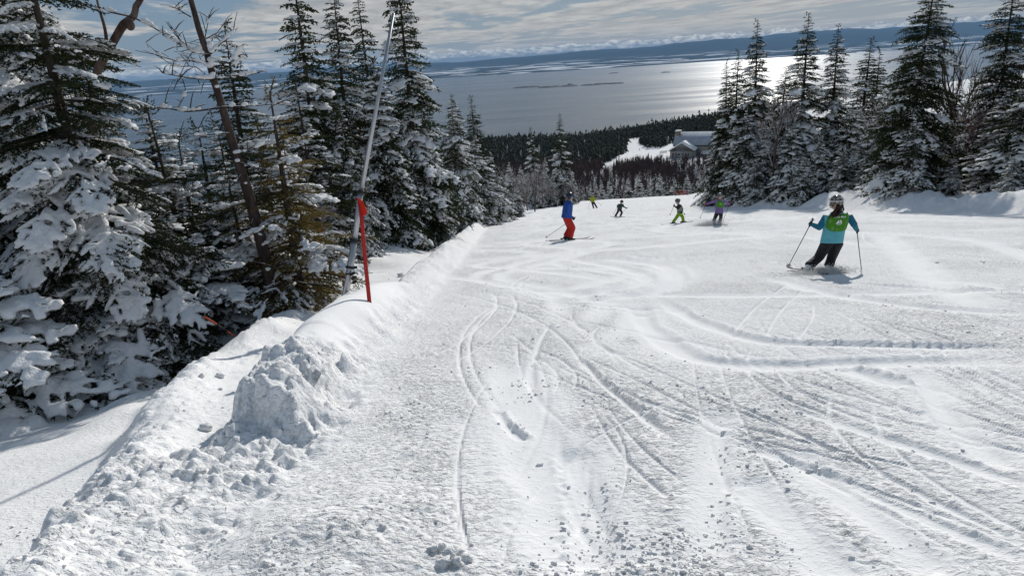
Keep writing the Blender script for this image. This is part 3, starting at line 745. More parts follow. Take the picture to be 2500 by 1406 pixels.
plant_top('spireA', 965, -90, 27, 'tall snowy fir with a bare lower trunk showing, past the tip of the metal pipe', wide=0.95, rot=2.0)
plant_top('fullB', 900, 150, 24, LL, LG)
plant_top('fullA', 830, 260, 21, LL, LG, wide=0.8)
plant_top('darkA', 1037, 178, 62, 'thin dark spire of a fir rising behind the snowy row against the water', wide=1.0)
plant_top('fullB', 1030, 290, 34, LL, LG)
plant_top('fullA', 1094, 240, 43, LL, LG, wide=0.8, rot=1.0)
plant_top('fullB', 1112, 252, 45, LL, LG, wide=0.85)
plant_top('darkA', 1155, 240, 58, 'dark fir with hardly any snow at the end of the snowy row', wide=1.3)
for (u, v, Y, k) in [(1160, 330, 48, 'fullB'), (1195, 370, 54, 'fullA'), (1225, 420, 58, 'fullB'), (1260, 455, 66, 'fullB'), (1050, 400, 38, 'fullB'), (985, 380, 30, 'fullB'), (1100, 430, 44, 'fullA'), (1150, 455, 52, 'fullB'), (1020, 455, 33, 'fullA'), (1075, 470, 40, 'fullB'), (930, 420, 26.5, 'fullB'), (870, 380, 22.5, 'fullB'), (780, 420, 19, 'fullB'), (740, 250, 24, 'fullA')]:
    plant_top(k, u, v, Y, LL, LG, wide=1.15)
FL = 'frosted fir at the end of the snowy row, where the piste bends'
plant_top('spireA', 1300, 312, 105, 'broad frosted fir standing free among bare trees beyond the bend', wide=1.0)
plant_top('spireB', 1361, 283, 112, 'tallest thin-topped fir beyond the bend, behind the skier in the blue jacket', wide=1.0)
for (u, v, Y) in [(1270, 402, 100), (1240, 395, 120), (1330, 385, 118), (1392, 418, 118), (1405, 440, 125), (1345, 420, 106), (1312, 430, 98), (1375, 400, 116)]:
    plant_top('fullB', u, v, Y, FL, 'frosted firs at the bend', wide=0.9)

plant_top('nearA', 190, 100, 11.2, 'dense dark fir with layered snowy boughs hiding the foot of the curved trunk', rot=4.4, wide=1.05)
plant('nearA', -9.6, 13.5, 11.0, 'tall dark fir close behind the huge drooping one', rot=0.2)
plant_top('nearB', 545, 300, 13.2, 'fir of middling height in the shade between the dead trunk and the river view', rot=2.9, wide=1.3)
plant_top('nearB', 725, 200, 19.5, 'fir with sunlit edges behind the orange marker post', rot=1.9, wide=1.2)
plant_top('nearB', 420, 330, 14.5, 'shaded fir standing deeper in the wood past the dead trunk', rot=5.9, wide=1.3)
plant_top('oliveA', 695, 330, 15.5, 'rusty olive fir close beside the sunlit olive one', rot=0.3, wide=1.0)
plant_top('nearB', 640, 420, 13.6, 'dark little fir behind the foot of the leaning dead trunk', rot=2.3, wide=1.6)
plant_top('nearA', -20, -420, 10.2, 'fir at the very edge of the wood with great snow plates overhead', rot=2.7, wide=1.0)
plant_top('nearB', 290, 400, 11.0, 'low broad fir with drooping snowy fans under the huge dark fir', rot=1.7, wide=1.35)
plant_top('nearB', 350, 255, 15.0, 'fir screening the river left of the dead trunk', rot=0.9, wide=1.3)
plant_top('nearB', 470, 305, 16.5, 'fir screening the river just behind the dead trunk', rot=3.3, wide=1.4)
plant_top('nearB', 610, 290, 17.5, 'fir screening the river right of the dead trunk', rot=4.1, wide=1.4)
plant_top('sapA', 470, 560, 11.3, 'bushy snowy fir sapling before the dead trunk', rot=5.0, wide=1.2)
plant_top('sapB', 150, 560, 10.6, 'snowy fir sapling at the skirts of the dense dark fir', rot=0.2, wide=1.2)
# right side, behind the bank
RG = 'firs behind the bank across the piste'
RL = 'snow-dusted fir behind the snow bank across the piste'
plant_top('spireB', 1783, 150, 64, 'slim fir whose top stands close beside a second slim top, nearest the lodge', wide=1.0)
plant_top('spireB', 1800, 128, 63, 'slim fir forming a pair of tops with its neighbour, nearest the lodge', wide=1.0, rot=2.0)
plant_top('spireA', 1857, 55, 62, 'tall dark spire fir rising against the sunlit water beside the paired slim firs', wide=1.05)
plant_top('spireA', 1972, 40, 56, 'tallest of the spire firs against the glittering water', wide=1.05, rot=1.5)
plant_top('spireA', 2050, 68, 59, 'spire fir with a dark top just beside the tallest spire', wide=1.0, rot=4)
plant_top('darkA', 2118, 100, 62, 'dark broad-topped fir between the spires and the big fir', wide=1.5)
plant_top('darkA', 2150, 122, 74, 'small dark fir top behind the broad-topped one', wide=1.2)
plant_top('bigA', 2262, -95, 40, 'biggest dark fir with a thick trunk behind the snow bank', wide=1.0, rot=0.6)
plant_top('bigA', 2492, -70, 42, 'big dark fir with tiered boughs beside the bare reddish tree', wide=0.95, rot=2.6)
for (u, v, Y, k, wd) in [(1905, 170, 60, 'spireA', 1.1), (1825, 265, 58, 'fullA', 0.85), (1770, 270, 66, 'fullB', 0.9), (1940, 300, 50, 'fullA', 1.0), (2010, 330, 48, 'fullB', 0.95), (1880, 300, 55, 'fullB', 1.0), (2085, 250, 50, 'fullA', 0.9), (2150, 260, 47, 'fullB', 1.0), (2235, 285, 36.5, 'fullA', 0.9), (2175, 340, 40, 'fullB', 1.0), (2300, 330, 43, 'fullB', 0.9), (2395, 260, 44, 'fullA', 0.95), (2460, 215, 38, 'fullB', 1.1), (2540, 150, 35, 'fullA', 1.1), (2440, 330, 36, 'fullA', 0.9), (2110, 385, 45, 'fullB', 0.9), (1800, 380, 62, 'fullB', 0.8), (2600, 60, 38, 'spireA', 1.1), (2700, 0, 36, 'bigA', 0.9), (2040, 230, 64, 'spireA', 1.0), (2340, 200, 52, 'spireA', 1.1), (2420, 240, 50, 'spireB', 1.2), (2330, 380, 37, 'fullA', 1.0), (2370, 330, 48, 'fullB', 1.2), (2200, 180, 56, 'spireA', 1.2), (1965, 380, 46, 'fullB', 1.0), (1850, 390, 54, 'fullA', 0.9), (2480, 380, 32, 'fullA', 1.0), (2060, 360, 46, 'fullA', 0.95)]:
    plant_top(k, u, v, Y, RL, RG, wide=wd * 1.32)

# far edge of the piste
EG = 'firs along the drop at the far edge of the piste'
rr = random.Random(4)
for (u, v, Y) in [(1440, 452, 176), (1455, 447, 170), (1470, 440, 182), (1487, 436, 168), (1502, 458, 185), (1532, 433, 170), (1548, 455, 190), (1562, 428, 168), (1597, 418, 176), (1610, 424, 170), (1628, 440, 186), (1645, 432, 172), (1662, 440, 180), (1678, 425, 168), (1694, 436, 176), (1708, 420, 170), (1722, 430, 165), (1735, 410, 160), (1424, 450, 165), (1580, 452, 188)]:
    plant_top(rr.choice(['fullB', 'spireA', 'fullB']), u, v, Y, 'frosted fir along the drop at the far edge of the piste', EG, wide=rr.uniform(0.8, 1.1))
plant_top('darkA', 1668, 372, 330, 'single dark fir standing right before the lodge gable', wide=1.0)

# each look-alike says which well-marked tree it stands by
def relabel(group, kind, anchors):
    for o in [o for o in bpy.data.objects if o.get('group') == group]:
        a, n = min(((q, nm) for q, nm in anchors), key=lambda t_: (t_[0].location - o.location).xy.length)
        side = abs(o.location.x - 8.5) - abs(a.location.x - 8.5)
        rel = 'on the piste side of' if side < -1.2 else ('deeper in the wood behind' if side > 1.2 else ('uphill beside' if o.location.y < a.location.y else 'downhill beside'))
        o['label'] = f'{kind} {rel} {n}'
def by_label(txt): return next(o for o in bpy.data.objects if str(o.get('label', '')).startswith(txt))
relabel(RG, 'snow-dusted fir', [(by_label('slim fir whose top'), 'the paired slim firs'), (by_label('tall dark spire fir'), 'the tall dark spire fir'), (by_label('tallest of the spire'), 'the tallest spire fir'), (by_label('spire fir with a dark top'), 'the dark-topped spire fir'),
        (by_label('dark broad-topped'), 'the broad-topped fir'), (by_label('biggest dark fir'), 'the biggest dark fir'), (by_label('big dark fir with tiered'), 'the big tiered fir')])
relabel(LG, 'snow-laden fir', [(by_label('tall dark fir with ragged'), 'the ragged tall fir by the pipe'), (by_label('tall narrow fir with a dark top'), 'the narrow dark-topped fir'), (by_label('tall snowy fir with a bare'), 'the fir with a bare lower trunk'),
        (by_label('thin dark spire'), 'the thin dark spire'), (by_label('dark fir with hardly'), 'the almost snowless dark fir')])

# ------------------------------------------------------------------ bare trees
def bare_geo(seed, H, spread=0.5, levels=4, twig=0.010, kids=(4, 6), upw=0.25, trunk_r=None, straight=0.08):
    rr = random.Random(seed); g = Geo()
    def grow(p, d, L, r, lev):
        n = 4 if lev < 2 else 3; P = [p]; q = np.array(p); dd = np.array(d)
        for i in range(n):
            dd = dd + np.array([rr.gauss(0, straight), rr.gauss(0, straight), rr.gauss(0, straight) + upw * 0.1]); dd /= np.linalg.norm(dd); q = q + dd * L / n; P.append(q.copy())
        tube(g, P, np.linspace(r, max(r * 0.45, twig * 0.6), n + 1), 5 if lev == 0 else 3, False)
        if lev >= levels: return
        for k in range(rr.randint(*kids) + (3 if lev == 0 else 0)):
            t_ = rr.uniform(0.25 if lev == 0 else 0.2, 1.0); j = min(int(t_ * n), n - 1); b0 = P[j] + (P[j + 1] - P[j]) * (t_ * n - j)
            a = rr.uniform(0, 6.28); u, v = frame(dd); sp_ = rr.uniform(0.5, 1.0) * spread * 1.6
            nd = dd + sp_ * (math.cos(a) * u + math.sin(a) * v) + np.array([0, 0, upw]); nd /= np.linalg.norm(nd)
            grow(b0, nd, L * rr.uniform(0.38, 0.62) * (1.15 - 0.5 * t_ if lev == 0 else 1), max(r * 0.42, twig), lev + 1)
    grow(np.array([0, 0, -0.3]), np.array([rr.gauss(0, .05), rr.gauss(0, .05), 1.0]), H * 0.72, trunk_r or 0.011 * H + 0.02, 0)
    return g
BARE = {k: bare_geo(*a).mesh('bare_' + k, [m]) for k, a, m in [
    ('a', (1, 7.0, 0.5, 3, 0.014, (5, 7)), M_TWIG), ('b', (2, 7.0, 0.65, 3, 0.014, (5, 7)), M_TWIG), ('dark', (3, 8.0, 0.4, 3, 0.012, (4, 6), 0.45), M_BARE),
    ('red', (4, 7.0, 0.75, 3, 0.02, (6, 8)), M_RED), ('shrub', (5, 2.5, 0.9, 3, 0.006, (5, 7)), M_TWIG)]}
BH = dict(a=7.0, b=7.0, dark=8.0, red=7.0, shrub=2.5)
def bare(key, u, v, Y, label, group=None, wide=1.0):
    p = at_depth(u, v, Y); z = shape1(p[0], Y); s = (p[2] - z) / BH[key] * 1.05
    o = link('bare_tree', BARE[key], loc=(p[0], Y, z)); o.scale = (s * wide, s * wide, s); o.rotation_euler = (0, 0, (u * 7.3) % 6.28)
    tag(o, label, 'bare tree', group)
for (u, v, Y, k) in [(1205, 395, 62, 'b'), (1222, 420, 66, 'a'), (1245, 410, 80, 'b'), (1262, 425, 84, 'a'), (1283, 412, 90, 'b'), (1300, 395, 82, 'a'), (1318, 420, 96, 'b'), (1338, 440, 100, 'a'), (1390, 445, 108, 'b'), (1230, 440, 70, 'b'), (1275, 450, 84, 'a'), (1183, 425, 58, 'a'), (1410, 455, 116, 'a'), (1355, 450, 104, 'b')]:
    bare(k, u, v, Y, 'frost-whitened leafless tree among the firs where the piste bends', 'frosted leafless trees at the bend', 1.1)
bare('dark', 2402, 70, 52, 'dark leafless tree with upright twigs between the two big firs')
bare('dark', 2420, 110, 56, 'slighter leafless tree just behind the dark one between the big firs', wide=1.2)
bare('red', 2455, 150, 42, 'reddish-brown leafless tree with snow on its crooked limbs beside the tiered fir', wide=1.1)
bare('red', 2385, 250, 41, 'low reddish leafless tree with white limbs in the gap beside the biggest fir', wide=1.2)
bare('b', 2165, 230, 52, 'pale leafless tree with snowy limbs tangled in the spire firs', wide=1.1)
bare('b', 1905, 230, 53, 'snowy leafless tree before the spire firs by the glittering water', wide=1.0)
bare('shrub', 985, 445, 25.5, 'pinkish snowy bush at the foot of the fir with the bare trunk', wide=1.0)
bare('shrub', 1015, 470, 26.5, 'lower pinkish snowy bush beside the one at the bare trunk', wide=1.3)
bare('shrub', 820, 600, 15.0, 'small brown shrub poking from the snow beside the orange marker post', wide=1.5)
bare('red', 700, 470, 17.0, 'brown twiggy bush behind the olive firs', wide=1.2)
for (u, v, Y) in [(1740, 400, 75), (1750, 420, 72), (1725, 440, 90), (1765, 440, 68)]:
    bare('b', u, v, Y, 'frosted leafless tree at the foot of the paired slim firs', 'frosted leafless trees by the paired firs', 1.2)

# ------------------------------------------------------------------ leaning dead trunk and curved trunk, left
def px_path(pts, Y0, Y1):
    n = len(pts); return np.array([at_depth(u, v, Y0 + (Y1 - Y0) * i / (n - 1)) for i, (u, v) in enumerate(pts)])
def snow_on(P, r, rr, keep=0.7, blob=0.05):
    g = Geo(); run = []
    for i in range(len(P) - 1):
        L = np.linalg.norm(P[i + 1] - P[i]); k = max(2, int(L / 0.07))
        for j in range(k):
            q = P[i] + (P[i + 1] - P[i]) * j / k
            if rr.random() < keep: s = blob * rr.uniform(0.6, 1.3); ellipsoid(g, q + np.array([0, 0, r + s * 0.35]), (s * 1.2, s * 1.1, s * 0.75), n=(6, 8))
    return g
rr = random.Random(8)
root = at_depth(672, 772, 11.6); rz = shape1(root[0], 11.6)
snag = thing('dead_tree', 'leaning dead trunk with broken grey limbs holding snow puffs', 'dead tree', (root[0], 11.6, rz))
O = np.array([root[0], 11.6, rz])
P = px_path([(678, 800), (664, 720), (645, 620), (612, 490), (580, 390), (548, 280), (522, 195), (505, 130), (485, 70), (466, 0), (458, -50)], 11.6, 10.9)
g = Geo(); tube(g, P - O, [0.13, 0.105, 0.095, 0.085, 0.072, 0.060, 0.052, 0.047, 0.042, 0.036, 0.032], 10)
link('trunk', g.mesh('dead_trunk', [bark_mat('dead_bark', (0.03, 0.021, 0.019), (0.085, 0.062, 0.054), scale=14)]), snag)
m_dead = bark_mat('dead_limb_bark', (0.028, 0.022, 0.02), (0.07, 0.057, 0.05), snow=0.1)
limbs = [([(520, 194), (463, 191), (398, 179)], 0.02, .8), ([(521, 194), (583, 188), (628, 179)], .02, .7), ([(540, 263), (463, 272), (428, 268), (385, 262)], .022, .85), ([(540, 262), (598, 260), (675, 254)], .02, .8),
         ([(500, 118), (466, 125), (434, 93), (404, 51)], .018, .35), ([(498, 132), (472, 128), (448, 113), (398, 87)], .018, .6), ([(505, 138), (530, 120), (550, 98), (580, 69)], .018, .7), ([(466, 42), (445, 30), (428, 18)], .012, .1),
         ([(530, 215), (480, 165), (420, 160), (356, 104)], .012, .4), ([(440, 180), (452, 215), (448, 240), (430, 270)], .010, .2), ([(510, 150), (545, 150), (570, 150), (592, 110)], .014, .8), ([(512, 165), (480, 150), (430, 150)], .016, .9),
         ([(560, 325), (500, 330), (440, 335)], .016, .8), ([(575, 375), (620, 365), (655, 340)], .014, .6), ([(498, 105), (503, 80), (510, 45)], .014, .2), ([(600, 450), (540, 440), (470, 455)], .016, .8), ([(630, 560), (570, 590), (520, 570)], .018, .8), ([(655, 660), (720, 640), (790, 590)], .014, .3),
         ([(505, 128), (520, 95), (545, 62)], .012, .5), ([(520, 185), (560, 165), (605, 140)], .012, .7), ([(470, 128), (455, 150), (435, 200)], .009, .2), ([(580, 395), (650, 420), (710, 480)], .012, .4)]
SN = Geo()
for pts, r, keep in limbs:
    P = catmull(px_path(pts, 11.1, 11.1 + rr.uniform(-0.6, 0.4)), 3) - O; g = Geo(); tube(g, P, np.linspace(r, r * 0.35, len(P)) * .8, 5)
    for k in range(9):
        j = rr.randint(1, len(P) - 1); e = P[j] + np.array([rr.gauss(0, .15), rr.gauss(0, .12), rr.gauss(0.05, .12)]); tube(g, [P[j], (P[j] + e) / 2 + np.array([0, 0, .02]), e], [r * .5, r * .4, r * .25], 4)
    link('limb', g.mesh('limb', [m_dead]), snag)
    s = snow_on(P, r * .6, rr, keep * .62, 0.042)
    if s.n: V, T, Q = s.arr(); SN.add(V, T, Q)
V, T, Q = SN.arr(); V, T = remesh(V, T, Q, 0.016, 2, 0.5)
link('snow_cover', mesh_np('dead_tree_snow', V, T, [M_TSNOW]), snag, kind='stuff')

root = np.array([at_depth(212, 700, 12.4)[0], 12.4, 0.0]); root[2] = shape1(root[0], 12.4)
ct = thing('curved_tree', 'curved reddish peeling trunk rising out of the huge dark fir', 'bare tree', root)
P = px_path([(208, 800), (212, 600), (220, 400), (228, 250), (237, 179), (250, 150), (284, 90), (303, 60), (327, 40), (332, 16), (347, -8), (352, -60), (350, -140)], 12.4, 12.2) - root
g = Geo(); tube(g, catmull(P, 2), np.interp(np.arange(25), [0, 12, 14, 16, 24], [0.08, 0.066, 0.07, 0.055, 0.042]), 10)
ellipsoid(g, at_depth(318, 62, 12.2) - root, (0.075, 0.07, 0.09)); 
link('trunk', remesh_geo(g, 'curved_trunk', [M_LOGBARK], 0.02, 1), ct)
for pts, r, keep in [([(262, 120), (256, 70), (242, 22), (232, -20)], .03, .3), ([(268, 30), (330, 46), (400, 83), (445, 115)], .016, .4), ([(250, 145), (300, 150), (345, 165)], .012, .6)]:
    Pb = catmull(px_path(pts, 12.1, 11.9), 3) - root; g = Geo(); tube(g, Pb, np.linspace(r, r * .4, len(Pb)), 6); link('limb', g.mesh('limb', [M_LOGBARK]), ct)
    s = snow_on(Pb, r, rr, keep, 0.045); V, T, Q = s.arr(); V, T = remesh(V, T, Q, 0.016, 2, 0.5); link('snow_cover', mesh_np('limb_snow', V, T, [M_TSNOW]), ct, kind='stuff')

# ------------------------------------------------------------------ wood beyond the drop
def far_conifer(seed, tiers=6, spikes=7):
    rr = random.Random(seed); V = []; T = []
    for i in range(tiers):
        u = i / tiers; z0 = 0.06 + 0.86 * u; r = 0.17 * (1 - u) ** 0.85 + 0.018; top = z0 + 0.30 * (1 - 0.55 * u); top = min(top, 1.0)
        a0 = rr.uniform(0, 6); n = len(V); V.append((0, 0, top))
        for k in range(spikes * 2):
            a = a0 + math.pi * k / spikes; q = r * (rr.uniform(0.85, 1.2) if k % 2 == 0 else 0.55); V.append((q * math.cos(a), q * math.sin(a), z0 - (0.05 if k % 2 == 0 else -0.04) * rr.uniform(.6, 1.3)))
        for k in range(spikes * 2): T.append((n, n + 1 + k, n + 1 + (k + 1) % (spikes * 2)))
    n = len(V)
    for k in range(4): V.append((0.015 * math.cos(k * 1.57), 0.015 * math.sin(k * 1.57), -0.05))
    V.append((0, 0, 0.5)); T += [(n + k, n + (k + 1) % 4, n + 4) for k in range(4)]
    return np.array(V), np.array(T)
FARC = [far_conifer(i) for i in range(4)]; FARL = [far_conifer(20 + i, 3, 4) for i in range(4)]
FAR_ME = [mesh_np('far_conifer', V, T, [M_FAR], False) for V, T in FARC]
FAR_SN = [mesh_np('far_snowy_conifer', V, T, [M_FARSNOW], False) for V, T in FARC]
LODGE_Y = 480.0
clear_px = [(1455, 446), (1480, 402), (1505, 385), (1530, 372), (1533, 341), (1561, 337), (1562, 354), (1582, 364), (1612, 363), (1645, 351), (1740, 343), (1740, 408), (1690, 412), (1640, 410), (1600, 408), (1570, 414), (1545, 406), (1520, 420), (1500, 438)]
clear = np.array([on_ground(u, v)[:2] for u, v in clear_px])
def inside(x, y, poly):
    c = np.zeros(len(x), bool); n = len(poly)
    for i in range(n):
        x0, y0 = poly[i]; x1, y1 = poly[(i + 1) % n]
        k = ((y0 > y) != (y1 > y)) & (x < (x1 - x0) * (y - y0) / (y1 - y0 + 1e-12) + x0); c ^= k
    return c
nrg = np.random.default_rng(5)
def scatter(y0, y1, step, a0=-20, a1=27):
    pts = []
    for y in np.arange(y0, y1, step):
        xs_ = np.arange(y * math.tan(R_(a0)), y * math.tan(R_(a1)), step); pts.append(np.c_[xs_ + nrg.uniform(-.5, .5, len(xs_)) * step, y + nrg.uniform(-.5, .5, len(xs_)) * step])
    return np.vstack(pts)
def merged(name, protos, P, H, mats, label, cat, zoff=0.0):
    Z = shape(P[:, 0], P[:, 1]); g = Geo()
    for i in range(len(P)):
        V, T = protos[i % len(protos)]; a = (i * 2.399) % 6.283; c, s = math.cos(a), math.sin(a); h = H[i]
        W_ = V * h * np.array([1.0 + .3 * math.sin(i), 1.0 + .3 * math.sin(i), 1.0]); g.add(np.c_[W_[:, 0] * c - W_[:, 1] * s + P[i, 0], W_[:, 0] * s + W_[:, 1] * c + P[i, 1], W_[:, 2] + Z[i] + zoff], T)
    tag(link(name, g.mesh(name, mats, False), kind='stuff'), label, cat)
P = scatter(405, 1010, 5.0, -15, 21)
P = P[~inside(P[:, 0], P[:, 1], clear)]
P = P[(P[:, 1] > 425 + 25 * pn(P[:, 0] / 30, P[:, 1] / 30, 3))]
H = nrg.uniform(7, 14, len(P)) * np.where(nrg.random(len(P)) < .08, 1.35, 1) * (1 + 0.25 * pn(P[:, 0] / 40, P[:, 1] / 40, 8))
merged('spruce_forest', FARL, P, H, [M_FAR], 'dark spruce wood covering the ridge behind the lodge', 'forest')
# hardwoods: crowns of bare twigs
def far_bare(seed):
    rr = random.Random(seed); V = []; T = []
    def stick(p, q, w_):
        d = np.array(q) - np.array(p); u, v = frame(d); n = len(V); V.extend([np.array(p) - u * w_, np.array(p) + u * w_, np.array(q)]); T.append((n, n + 1, n + 2))
    stick((0, 0, -.05), (0, 0, .8), .012); stick((0.01, 0, -.05), (0.02, 0.01, .75), .01)
    for k in range(38):
        z = rr.uniform(.25, .75); a = rr.uniform(0, 6.28); r = rr.uniform(.05, .2); e = (r * math.cos(a), r * math.sin(a), min(1.0, z + rr.uniform(.1, .32))); b_ = (r * .25 * math.cos(a), r * .25 * math.sin(a), z)
        stick(b_, e, rr.uniform(.006, .013))
        if k % 2: stick(e, (e[0] + rr.gauss(0, .05), e[1] + rr.gauss(0, .05), e[2] + rr.uniform(.02, .12)), .004)
    return np.array(V), np.array(T)
FB = [far_bare(i) for i in range(5)]
P = scatter(222, 470, 3.3, -9, 19); P = P[~inside(P[:, 0], P[:, 1], clear)]
P = P[P[:, 1] < 440 + 30 * pn(P[:, 0] / 30, P[:, 1] / 30, 3)]
merged('hardwood_forest', FB, P, nrg.uniform(6, 10.5, len(P)), [M_BARE], 'brown leafless wood filling the hollow below the lodge', 'forest')
# spruces that stand out singly below the clearing and along its edges
def far_tree(u, v, vb, label, group, snowy=False, i=0):
    p = on_ground(u, vb); d = np.hypot(p[0], p[1]); hgt = (vb - v) / F_PX * d * 1.02
    o = link('spruce_tree', (FAR_SN if snowy else FAR_ME)[i % 4], loc=(p[0], p[1], shape1(p[0], p[1]) - 0.2)); o.scale = (hgt * 1.0,) * 3; o.rotation_euler = (0, 0, i * 1.7)
    tag(o, label, 'spruce tree', group)
rr = random.Random(12)
k = 0
for u in np.arange(1497, 1650, 3.6):
    vt = np.interp(u, [1497, 1505, 1525, 1540, 1560, 1585, 1600, 1640, 1650], [402, 384, 392, 386, 388, 378, 386, 392, 396]) + rr.uniform(-8, 10)
    far_tree(u + rr.uniform(-1.5, 1.5), vt, vt + rr.uniform(24, 36), 'small dark spruce in the line below the snowy clearing', 'spruces below the clearing', False, k); k += 1
for u in np.arange(1440, 1500, 5):
    vt = np.interp(u, [1440, 1500], [418, 410]) + rr.uniform(-4, 12); far_tree(u, vt, vt + rr.uniform(24, 34), 'snowy spruce beside the foot of the cleared trail', 'spruces at the foot of the cleared trail', True, k); k += 1
for u in np.arange(1652, 1760, 4.2):
    vt = 398 + rr.uniform(-8, 22); far_tree(u, vt, vt + rr.uniform(26, 38), 'snowy spruce in front of the lodge', 'spruces in front of the lodge', True, k); k += 1
for j in range(46):
    u = rr.uniform(1195, 1460); vt = rr.uniform(338, 420); far_tree(u, vt, vt + rr.uniform(22, 34), 'spruce standing out of the dark slope across the hollow', 'spruces on the slope across the hollow', rr.random() < 0.45, k); k += 1

# ------------------------------------------------------------------ lodge
m_wall, t, b = mat('grey_siding', (0.36, 0.34, 0.31), 0.85, 0.1)
o = t.new('ShaderNodeTexCoord').outputs['Object']
t.set(b.inputs['Base Color'], t.mix(t.noise(o, 0.8, 4, 0.6), (0.30, 0.285, 0.26, 1), (0.40, 0.375, 0.335, 1)))
m_brown = bark_mat('brown_siding', (0.22, 0.17, 0.13), (0.28, 0.22, 0.17), scale=1.0)
m_glass, t, b = mat('window_glass', (0.02, 0.03, 0.05), 0.08, 0.5)
m_trim = mat('white_trim', (0.55, 0.55, 0.54), 0.6)[0]
m_dark = mat('dark_soffit', (0.07, 0.065, 0.06), 0.8)[0]
lp = at_depth(1664, 393, LODGE_Y); lz = shape1(lp[0], LODGE_Y) - 0.5
dz_ = lp[2] - lz
m_roof = bark_mat('shade_tinted_roof', (0.30, 0.34, 0.41), (0.40, 0.44, 0.50), scale=0.6)  # main roof's blue-grey shade is put into its colour; wing roof stays white
lodge = thing('lodge', 'grey gabled ski lodge with a big snow-covered roof beside the clearing', 'building', (lp[0], LODGE_Y, lz), R_(-24))
B0 = dz_                                          # height of the visible wall foot above the ground
def part(name, g, m, parent=None, smooth=False): return link(name, g.mesh(name, [m], smooth), parent or lodge)
def prism(g, x0, x1, y0, y1, zb, ze, zr, axis='y', lo=0.0):
    """gabled block; ridge along axis"""
    if axis == 'y': xm = (x0 + x1) / 2; V = [(x0, y0, zb), (x1, y0, zb), (x1, y0, ze), (xm, y0, zr), (x0, y0, ze), (x0, y1, zb), (x1, y1, zb), (x1, y1, ze), (xm, y1, zr), (x0, y1, ze)]
    else: ym = (y0 + y1) / 2; V = [(x0, y0, zb), (x0, y1, zb), (x0, y1, ze), (x0, ym, zr), (x0, y0, ze), (x1, y0, zb), (x1, y1, zb), (x1, y1, ze), (x1, ym, zr), (x1, y0, ze)]
    n = len(g.v); T = [(2, 4, 3), (7, 8, 9)]
    g.add(V, T, [(0, 1, 2, 4), (5, 9, 7, 6), (0, 4, 9, 5), (1, 6, 7, 2), (2, 7, 8, 3), (4, 3, 8, 9), (0, 5, 6, 1)])
WW, EV, AP = 8.6, B0 + 7.2, B0 + 12.2            # half width of the wing, eaves, apex
g = Geo(); prism(g, -WW, WW, 0, 17, -3, EV, AP); part('wing_wall', g, m_wall)
g = Geo(); prism(g, -8.5, 44, 15, 35, -3, B0 + 9.6, B0 + 17.6, 'x'); part('main_wall', g, m_wall)
def slab(pts, th, m, name, parent=None):
    g = Geo(); P = np.array(pts, float); n = np.cross(P[1] - P[0], P[2] - P[0]); n /= np.linalg.norm(n); n = n if n[2] > 0 else -n
    g.add(np.vstack([P, P + n * th]), Q=[(0, 1, 2, 3), (4, 7, 6, 5), (0, 4, 5, 1), (1, 5, 6, 2), (2, 6, 7, 3), (3, 7, 4, 0)]); return part(name, g, m, parent)
ov = 0.9; sl = (AP - EV) / WW
for s in (-1, 1):
    r_ = slab([(0, -1.0, AP + .05), (s * (WW + ov), -1.0, EV - sl * ov + .05), (s * (WW + ov), 18.5, EV - sl * ov + .05), (0, 18.5, AP + .05)], 0.35, m_dark, 'wing_roof')
    slab([(0, -0.9, AP + .42), (s * (WW + ov - .1), -0.9, EV - sl * ov + .42), (s * (WW + ov - .1), 18.4, EV - sl * ov + .42), (0, 18.4, AP + .42)], 0.6, M_TSNOW, 'roof_snow', r_)
zr = B0 + 17.6; ze = B0 + 9.6; sl2 = (zr - ze) / 10
for y_, s in ((15, -1), (35, 1)):
    r_ = slab([(-9.3, 25, zr + .06), (44.6, 25, zr + .06), (44.6, 25 + s * 11, zr - sl2 * 11 + .06), (-9.3, 25 + s * 11, zr - sl2 * 11 + .06)], 0.35, m_dark, 'main_roof')
    slab([(-9.2, 25, zr + .43), (44.5, 25, zr + .43), (44.5, 25 + s * 10.9, zr - sl2 * 10.9 + .43), (-9.2, 25 + s * 10.9, zr - sl2 * 10.9 + .43)], 0.3, m_roof, 'shade_tinted_cover', r_)
lodge.scale = (.92, .92, .92)
g = Geo(); box(g, (-7.0, 24.0, B0 + 14.5), (3.6, 5.0, 9.0)); ch = part('chimney', g, m_brown)
g = Geo(); box(g, (-7.0, 24.0, B0 + 19.2), (4.1, 5.5, 0.5)); part('cap', g, M_TSNOW, ch)
g = Geo(); prism(g, 13, 40, 8, 15, -3, B0 + 3.4, B0 + 4.6, 'x'); part('annex_wall', g, m_wall)
slab([(12.4, 7.2, B0 + 3.5), (40.6, 7.2, B0 + 3.5), (40.6, 15, B0 + 4.9), (12.4, 15, B0 + 4.9)], 0.7, M_TSNOW, 'annex_roof_snow')
def window(x, z, w_, h_, y=-0.02):
    g = Geo(); 
    for (cx, cz, sx, sz) in ((x, z + h_ / 2, w_ + .3, .15), (x, z - h_ / 2, w_ + .3, .15), (x - w_ / 2, z, .15, h_), (x + w_ / 2, z, .15, h_), (x, z, .09, h_ - .15)): box(g, (cx, y - .05, cz), (sx, .2, sz))
    f_ = part('window', g, m_trim); g = Geo(); box(g, (x, y - .0, z), (w_ - .15, .12, h_ - .15)); part('pane', g, m_glass, f_)
for z in (B0 + 1.9, B0 + 4.6):
    for x in (-6.4, -4.2, -2.0, 0.6, 2.8, 5.0): window(x, z, 1.5, 1.9)
for x in (-3.0, -0.9, 1.2): window(x, B0 + 7.6, 1.3, 1.8)
for x in (16, 20, 24, 28, 32): window(x, B0 + 1.6, 2.0, 1.5, 7.98)
